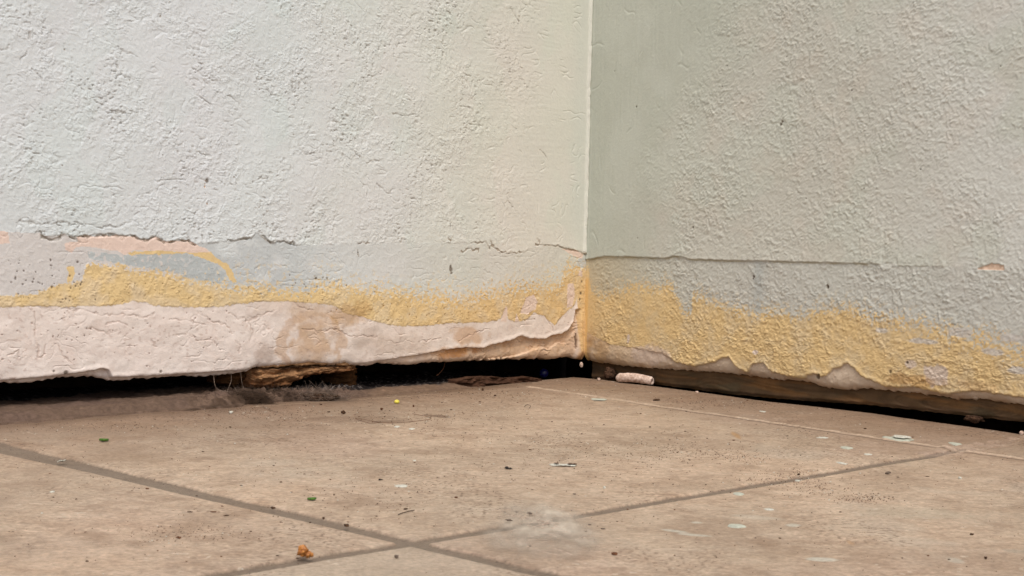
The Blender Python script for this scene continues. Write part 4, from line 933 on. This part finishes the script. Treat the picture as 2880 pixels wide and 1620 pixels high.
blk_ = slab('broken_mortar', [(708,1032),(1010,1028)], [(706,1075),(712,1092),(760,1092),(820,1088),(850,1066),(905,1054),(960,1048),(1012,1040)], .004, M_DIRT, colblock, 'crumbling tan mortar block hanging under the left wall in the gap', 'mortar block', .003, 411)
def collip(S, Z, T):
    C = np.empty(S.shape+(3,)); C[:] = lin((150, 116, 84)); return C*(1+.25*fbm(S*60, Z*200, 3, 405)[..., None])
slab('mortar_lip', [(716,1022),(800,1014),(842,1000),(900,1000),(960,1002),(1006,1016)], [(716,1036),(840,1031),(930,1030),(1008,1031)], .0025, M_DIRT, collip, None, None, .0006, 421, .01, 14, blk_)
def coldk(S, Z, T):
    C = np.empty(S.shape+(3,)); C[:] = lin((84, 58, 36)); return C*(1+.5*fbm(S*90, Z*90, 4, 431)[..., None])
slab('rotten_chunk', [(955,1044),(1012,1036)], [(950,1090),(965,1125),(1000,1132),(1018,1100)], .012, M_DIRT, coldk, 'dark brown rotten chunk right of the hanging mortar block', 'chunk', .004, 441)
slab('rotten_chunk', [(628,1046),(706,1038)], [(630,1080),(660,1092),(706,1100)], .014, M_DIRT, coldk, 'dark brown rotten chunk left of the hanging mortar block', 'chunk', .004, 451)
def colred(S, Z, T):
    C = np.empty(S.shape+(3,)); C[:] = lin((74, 52, 40)); return C*(1+.5*fbm(S*120, Z*120, 4, 461)[..., None])

def lint(name, px, py, wpx, hpx, label, nf, seed, back=.012, peak=.0, cat='lint clump', tri=True):
    """fluffy clump: a soft core and many loose curved fibres"""
    p = onfloor(px, py); p = p+np.array([0, back, -.001]); sc = p[1]/FPX; W, Hh = wpx*.5*sc, hpx*sc
    e = bpy.data.objects.new(name, None); COL.objects.link(e); e.location = p; tag(e, label, cat)
    R = np.random.RandomState(seed)
    c = lump('core', (0, 0, 0), 1.0, M_FLUFF, seed, 4, .3, (W*.6, W*.35, Hh*.36), 0, 1.3, e)
    V, F = [], []
    for i in range(nf):
        th = R.uniform(0, 2*math.pi); hh = R.uniform(0, 1)
        rad_ = (1-hh*.75 if tri else math.sqrt(max(0, 1-hh*hh)))
        q = np.array([W*rad_*math.cos(th), W*.5*rad_*math.sin(th), Hh*hh*.95])
        l = W*R.uniform(.3, 1.1); d = R.randn(3)*np.array([1.3, .8, .45]); d /= np.linalg.norm(d); d2 = R.randn(3)*.9
        P = [q+d*l*(t-.5)+d2*l*.5*(t-.5)**2 for t in np.linspace(0, 1, 7)]; P = np.array(P); P[:, 2] = np.maximum(P[:, 2], .0003)
        v_, f_ = tube(P, R.uniform(.00005, .00010), 3); b_ = len(V); V += v_; F += [tuple(x+b_ for x in f) for f in f_]
    fb = from_lists('fibres', V, F, M_HAIR if seed % 2 else M_DHAIR, e); fb['kind'] = 'stuff'
    return e
lint('lint_clump', 895, 1130, 170, 34, 'grey brown lint clump heaped below the hanging mortar block', 300, 3)
lint('lint_clump', 690, 1140, 130, 40, 'flat dark lint clump at the tile edge left of the mortar block', 520, 6, .014, tri=False)
lint('lint_clump', 770, 1132, 120, 34, 'low dark lint clump between the mortar block and the tile edge', 460, 8, .016, tri=False)

WH = Plane(-137.0, -0.002)
def wpt(px, py, back=0.0):
    pl = Plane(-137.0, back); a, b = pl.st(px, py); return pl.o+pl.d*a+np.array([0, 0, b])
def hair(pts, r, label, mat=M_HAIR, floor_from=None, name='dry_root', back=.004, cat='fibre', group=None):
    P = []
    for i, q in enumerate(pts):
        if floor_from is not None and i >= floor_from: w_ = at(*q); w_[2] += .0006
        else: w_ = wpt(q[0], q[1], back)
        P.append(w_)
    V, F = tube(smooth_line(P, 8*len(P)), r, 6); o = from_lists(name, V, F, mat); tag(o, label, cat, group); return o
hair([(601,1056),(604,1082),(614,1096),(640,1102),(660,1106),(672,1116),(677,1121)], .00028, 'pale wiry root curling down from the left wall edge and looping right', back=.002)
hair([(660,1090),(668,1101),(690,1113),(708,1124),(724,1136)], .00028, 'pale wiry root slanting down to the tile edge', back=.002)
hair([(650,1050),(650,1072),(642,1092),(640,1100)], .00022, 'short brown root hanging straight down left of the mortar block', back=.003)
hair([(677,1048),(680,1075),(684,1092),(676,1102)], .00022, 'brown root hanging closest to the mortar block', back=.003)
hair([(560,1128),(590,1122),(615,1105),(632,1101)], .0002, 'faint pale fibre running left over the dirt bank', back=.0)
hair([(730,1132),(742,1146),(760,1155),(782,1164)], .00018, 'pale fibre lying out over the tile edge onto the floor', floor_from=1, back=.0)
hair([(836,1085),(830,1105),(840,1124),(856,1128)], .00018, 'thin pale fibre bowed round the left side of the lint clump', back=.006)
hair([(869,1070),(882,1082),(893,1092)], .00018, 'short pale fibre on top of the lint clump', back=.003)
hair([(1252,1018),(1247,1036),(1236,1050),(1228,1056)], .0003, 'reddish brown twig hanging in the dark gap in the middle', M_BROWN, back=.012, name='twig', cat='twig')
hair([(1068,1190),(1040,1192),(1000,1178),(1090,1192),(1180,1186),(1212,1178),(1160,1166)], .00014, 'long curved brown fibre lying on the tile below the yellow pellet', M_BROWN, floor_from=0)
hair([(1475,1145),(1482,1139),(1492,1142),(1489,1149)], .0002, 'tiny dark looped fibre on the far part of the large tile', M_DHAIR, floor_from=0)
hair([(1120,1450),(1140,1443),(1165,1438)], .00022, 'thin dark twig on the tile above the grout crossing', M_DHAIR, floor_from=0, name='twig', cat='twig')

# crumbly lumps in the corner beside the stub
def cl(px, py, r, mat, lab, seed, z=0., back=.004):
    p = onfloor(px, py)+np.array([0, back, z]); o = lump('soil_lump', p, r, mat, seed, 4, .32, (1, .8, .9), 0, 1.4); tag(o, lab, 'lump')
cl(1716, 1069, .0056, M_CRUMB, 'dark knobbly lump behind the left end of the chalky stub', 61)
cl(1737, 1064, .0052, M_CRUMB, 'dark knobbly lump behind the chalky stub, right of its neighbour', 63, .004, .006)
slab('brick_rubble', [(1290,1072),(1330,1062),(1400,1060),(1440,1066),(1490,1060),(1530,1066)], [(1290,1096),(1400,1090),(1530,1076)], -.012, M_DIRT, colred, 'reddish brown crumbly rubble along the back edge of the tiles near the corner', 'rubble', .003, 471, .01)

# clod hanging off the board's lower edge
p = WB.st(2740, 1178); q = WB.o+WB.d*p[0]+WB.n*.001+np.array([0, 0, p[1]-.003])
o = lump('mud_clod', q, .0038, M_CRUMB, 71, 4, .35, (1.8, .8, .7), -.8, 1.5); tag(o, 'small dark brown mud clod stuck to the lower edge of the board', 'clod')

# --- translucent smudge of pale dust over the right grout joint
def dustmat():
    m = bpy.data.materials.new('pale_dust_film'); m.use_nodes = True; t = m.node_tree; N = t.nodes; L = t.links
    b = N['Principled BSDF']; b.inputs['Roughness'].default_value = 1; b.inputs['Specular IOR Level'].default_value = 0
    tc = N.new('ShaderNodeTexCoord'); n = N.new('ShaderNodeTexNoise'); n.inputs['Scale'].default_value = 70; n.inputs['Detail'].default_value = 5
    L.new(tc.outputs['Object'], n.inputs[0])
    at_ = N.new('ShaderNodeAttribute'); at_.attribute_name = 'paint'
    cr = N.new('ShaderNodeValToRGB'); cr.color_ramp.elements[0].color = (*lin((182, 170, 155)), 1); cr.color_ramp.elements[1].color = (*lin((194, 183, 168)), 1)
    cr.color_ramp.elements[0].position = .3; cr.color_ramp.elements[1].position = .6
    L.new(n.outputs[0], cr.inputs[0]); L.new(cr.outputs[0], b.inputs['Base Color'])
    sep = N.new('ShaderNodeSeparateColor'); L.new(at_.outputs['Color'], sep.inputs[0]); L.new(sep.outputs[0], b.inputs['Alpha'])
    return m
p = at(1530, 1490); cx, cy = p[0], p[1]; sx = 185*mpx(1530, 1490); 
g_ = np.linspace(-1.3, 1.3, 150); GX_, GY_ = np.meshgrid(g_, g_)
sy = .085
q = np.hypot(GX_, GY_)+.42*fbm(GX_*1.3, GY_*1.3, 5, 501)
al = ss(1.02, .25, q)*np.clip(0.66+.7*fbm(GX_*3, GY_*3, 4, 503), 0, 1)*ss(1.28, 1.1, np.hypot(GX_, GY_))
zz = .0009+.0010*ss(1.0, .2, q)+.0005*fbm(GX_*9, GY_*9, 3, 505)
V = np.stack([cx+GX_*sx, cy+GY_*sy, zz], -1)
me = mesh_np('dust_film', V.reshape(-1, 3), gridF(150, 150), np.repeat(np.clip(al, 0, 1).reshape(-1, 1), 3, 1))
df = obj('dust_film', me, dustmat()); 
R_f = np.random.RandomState(31); V, F = [], []
for i in range(60):
    a = R_f.uniform(0, 6.28); rr = abs(R_f.randn())*.42
    c0 = np.array([cx+math.cos(a)*rr*sx, cy+math.sin(a)*rr*sy, .0021]); h_ = R_f.uniform(0, 3.14); l_ = R_f.uniform(.004, .018); b2 = R_f.randn()*.5
    P = [c0+l_*np.array([math.cos(h_+b2*t)*t, math.sin(h_+b2*t)*t, 0])+np.array([0, 0, .0006*math.sin(3*t+i)]) for t in np.linspace(-.5, .5, 8)]
    v_, f_ = tube(P, R_f.uniform(.00004, .00009), 3); b_ = len(V); V += v_; F += [tuple(x+b_ for x in f) for f in f_]
fb = from_lists('fibres', V, F, M_CHALK, df); fb['kind'] = 'stuff'
tag(df, 'hazy pale patch of dust covering the grout joint in the foreground', 'dust', kind='stuff')
DL = ['upper left grey crumb in the pale dust patch', 'leftmost long grey crumb of the pale dust patch', 'grey crumb in the right half of the pale dust patch', 'grey crumb at the right rim of the pale dust patch', 'topmost grey crumb of the pale dust patch', 'lowest grey crumb of the pale dust patch', 'small grey crumb in the middle of the pale dust patch', 'small grey crumb low in the right half of the dust patch', 'small grey crumb on the far left rim of the dust patch']
for i, (px, py, wpx) in enumerate([(1489, 1462, 20), (1430, 1482, 22), (1658, 1494, 12), (1695, 1506, 14), (1615, 1406, 12), (1490, 1555, 10), (1542, 1493, 8), (1647, 1512, 8), (1453, 1457, 9)]):
    p = at(px, py); r = wpx*.5*mpx(px, py)*.8
    o = bpy.data.objects.new('crumb', protos[i % 6]); COL.objects.link(o); o.location = (p[0], p[1], .0026); o.scale = (r, r, r*.6)
    o.data = protos[i % 6].copy(); o.data.materials.clear(); o.data.materials.append(M_GREY)
    tag(o, DL[i], 'crumb', 'crumbs in the dust patch')

# ------------------------------------------------------------------ fine grit swept over the tiles (nobody could count it)
def grit(name, n, seed, mat, label, rlo, rhi, pale=False):
    R = np.random.RandomState(seed); P = []
    cl_ = [(2080, 1285, 50, 12), (2200, 1338, 70, 16), (2290, 1372, 60, 16), (2430, 1402, 40, 8), (1900, 1270, 120, 20), (880, 1165, 180, 18), (1250, 1175, 120, 14), (1060, 1395, 120, 40), (520, 1500, 90, 14), (1500, 1240, 160, 20), (700, 1160, 90, 10), (2060, 1135, 120, 8), (1400, 1110, 120, 8), (1700, 1290, 200, 30), (300, 1205, 200, 10)]
    while len(P) < n:
        if R.rand() < .5:
            c_ = cl_[R.randint(len(cl_))]; px, py = c_[0]+R.randn()*c_[2], c_[1]+R.randn()*c_[3]
        else: px, py = R.uniform(-150, 3000), 1075+abs(R.randn())*230
        if py > 1650: continue
        p = onfloor(px, py)
        if np.interp(p[0], ex, ey)-p[1] < .003: continue
        P.append(p)
    V = []; F = []
    O = np.array([[1, 0, 0], [-1, 0, 0], [0, 1, 0], [0, -1, 0], [0, 0, .8], [0, 0, -.3]])
    T = [(0, 2, 4), (2, 1, 4), (1, 3, 4), (3, 0, 4), (2, 0, 5), (1, 2, 5), (3, 1, 5), (0, 3, 5)]
    P = np.array(P); zf = 0.0006*fbm(P[:, 0]*9., P[:, 1]*9., 2, 203)
    for k, p in enumerate(P):
        r = R.uniform(rlo, rhi)*(.6+.5*p[1]); b = len(V)
        for o_ in O*r*R.uniform(.6, 1.4, (6, 1)): V.append((p[0]+o_[0], p[1]+o_[1], zf[k]+r*.25+o_[2]))
        F += [tuple(b+q for q in t) for t in T]
    o = from_lists(name, V, F, mat, smooth=False); tag(o, label, 'grit', kind='stuff')
grit('dark_grit', 3200, 77, M_CRUMB, 'fine dark grit scattered over the floor tiles', .00014, .00042)
grit('brown_grit', 1600, 78, M_BROWN, 'fine brown grit scattered over the floor tiles', .00014, .0004)
grit('pale_grit', 420, 79, M_WHITE, 'fine pale paint grit scattered over the floor tiles', .00016, .0005)
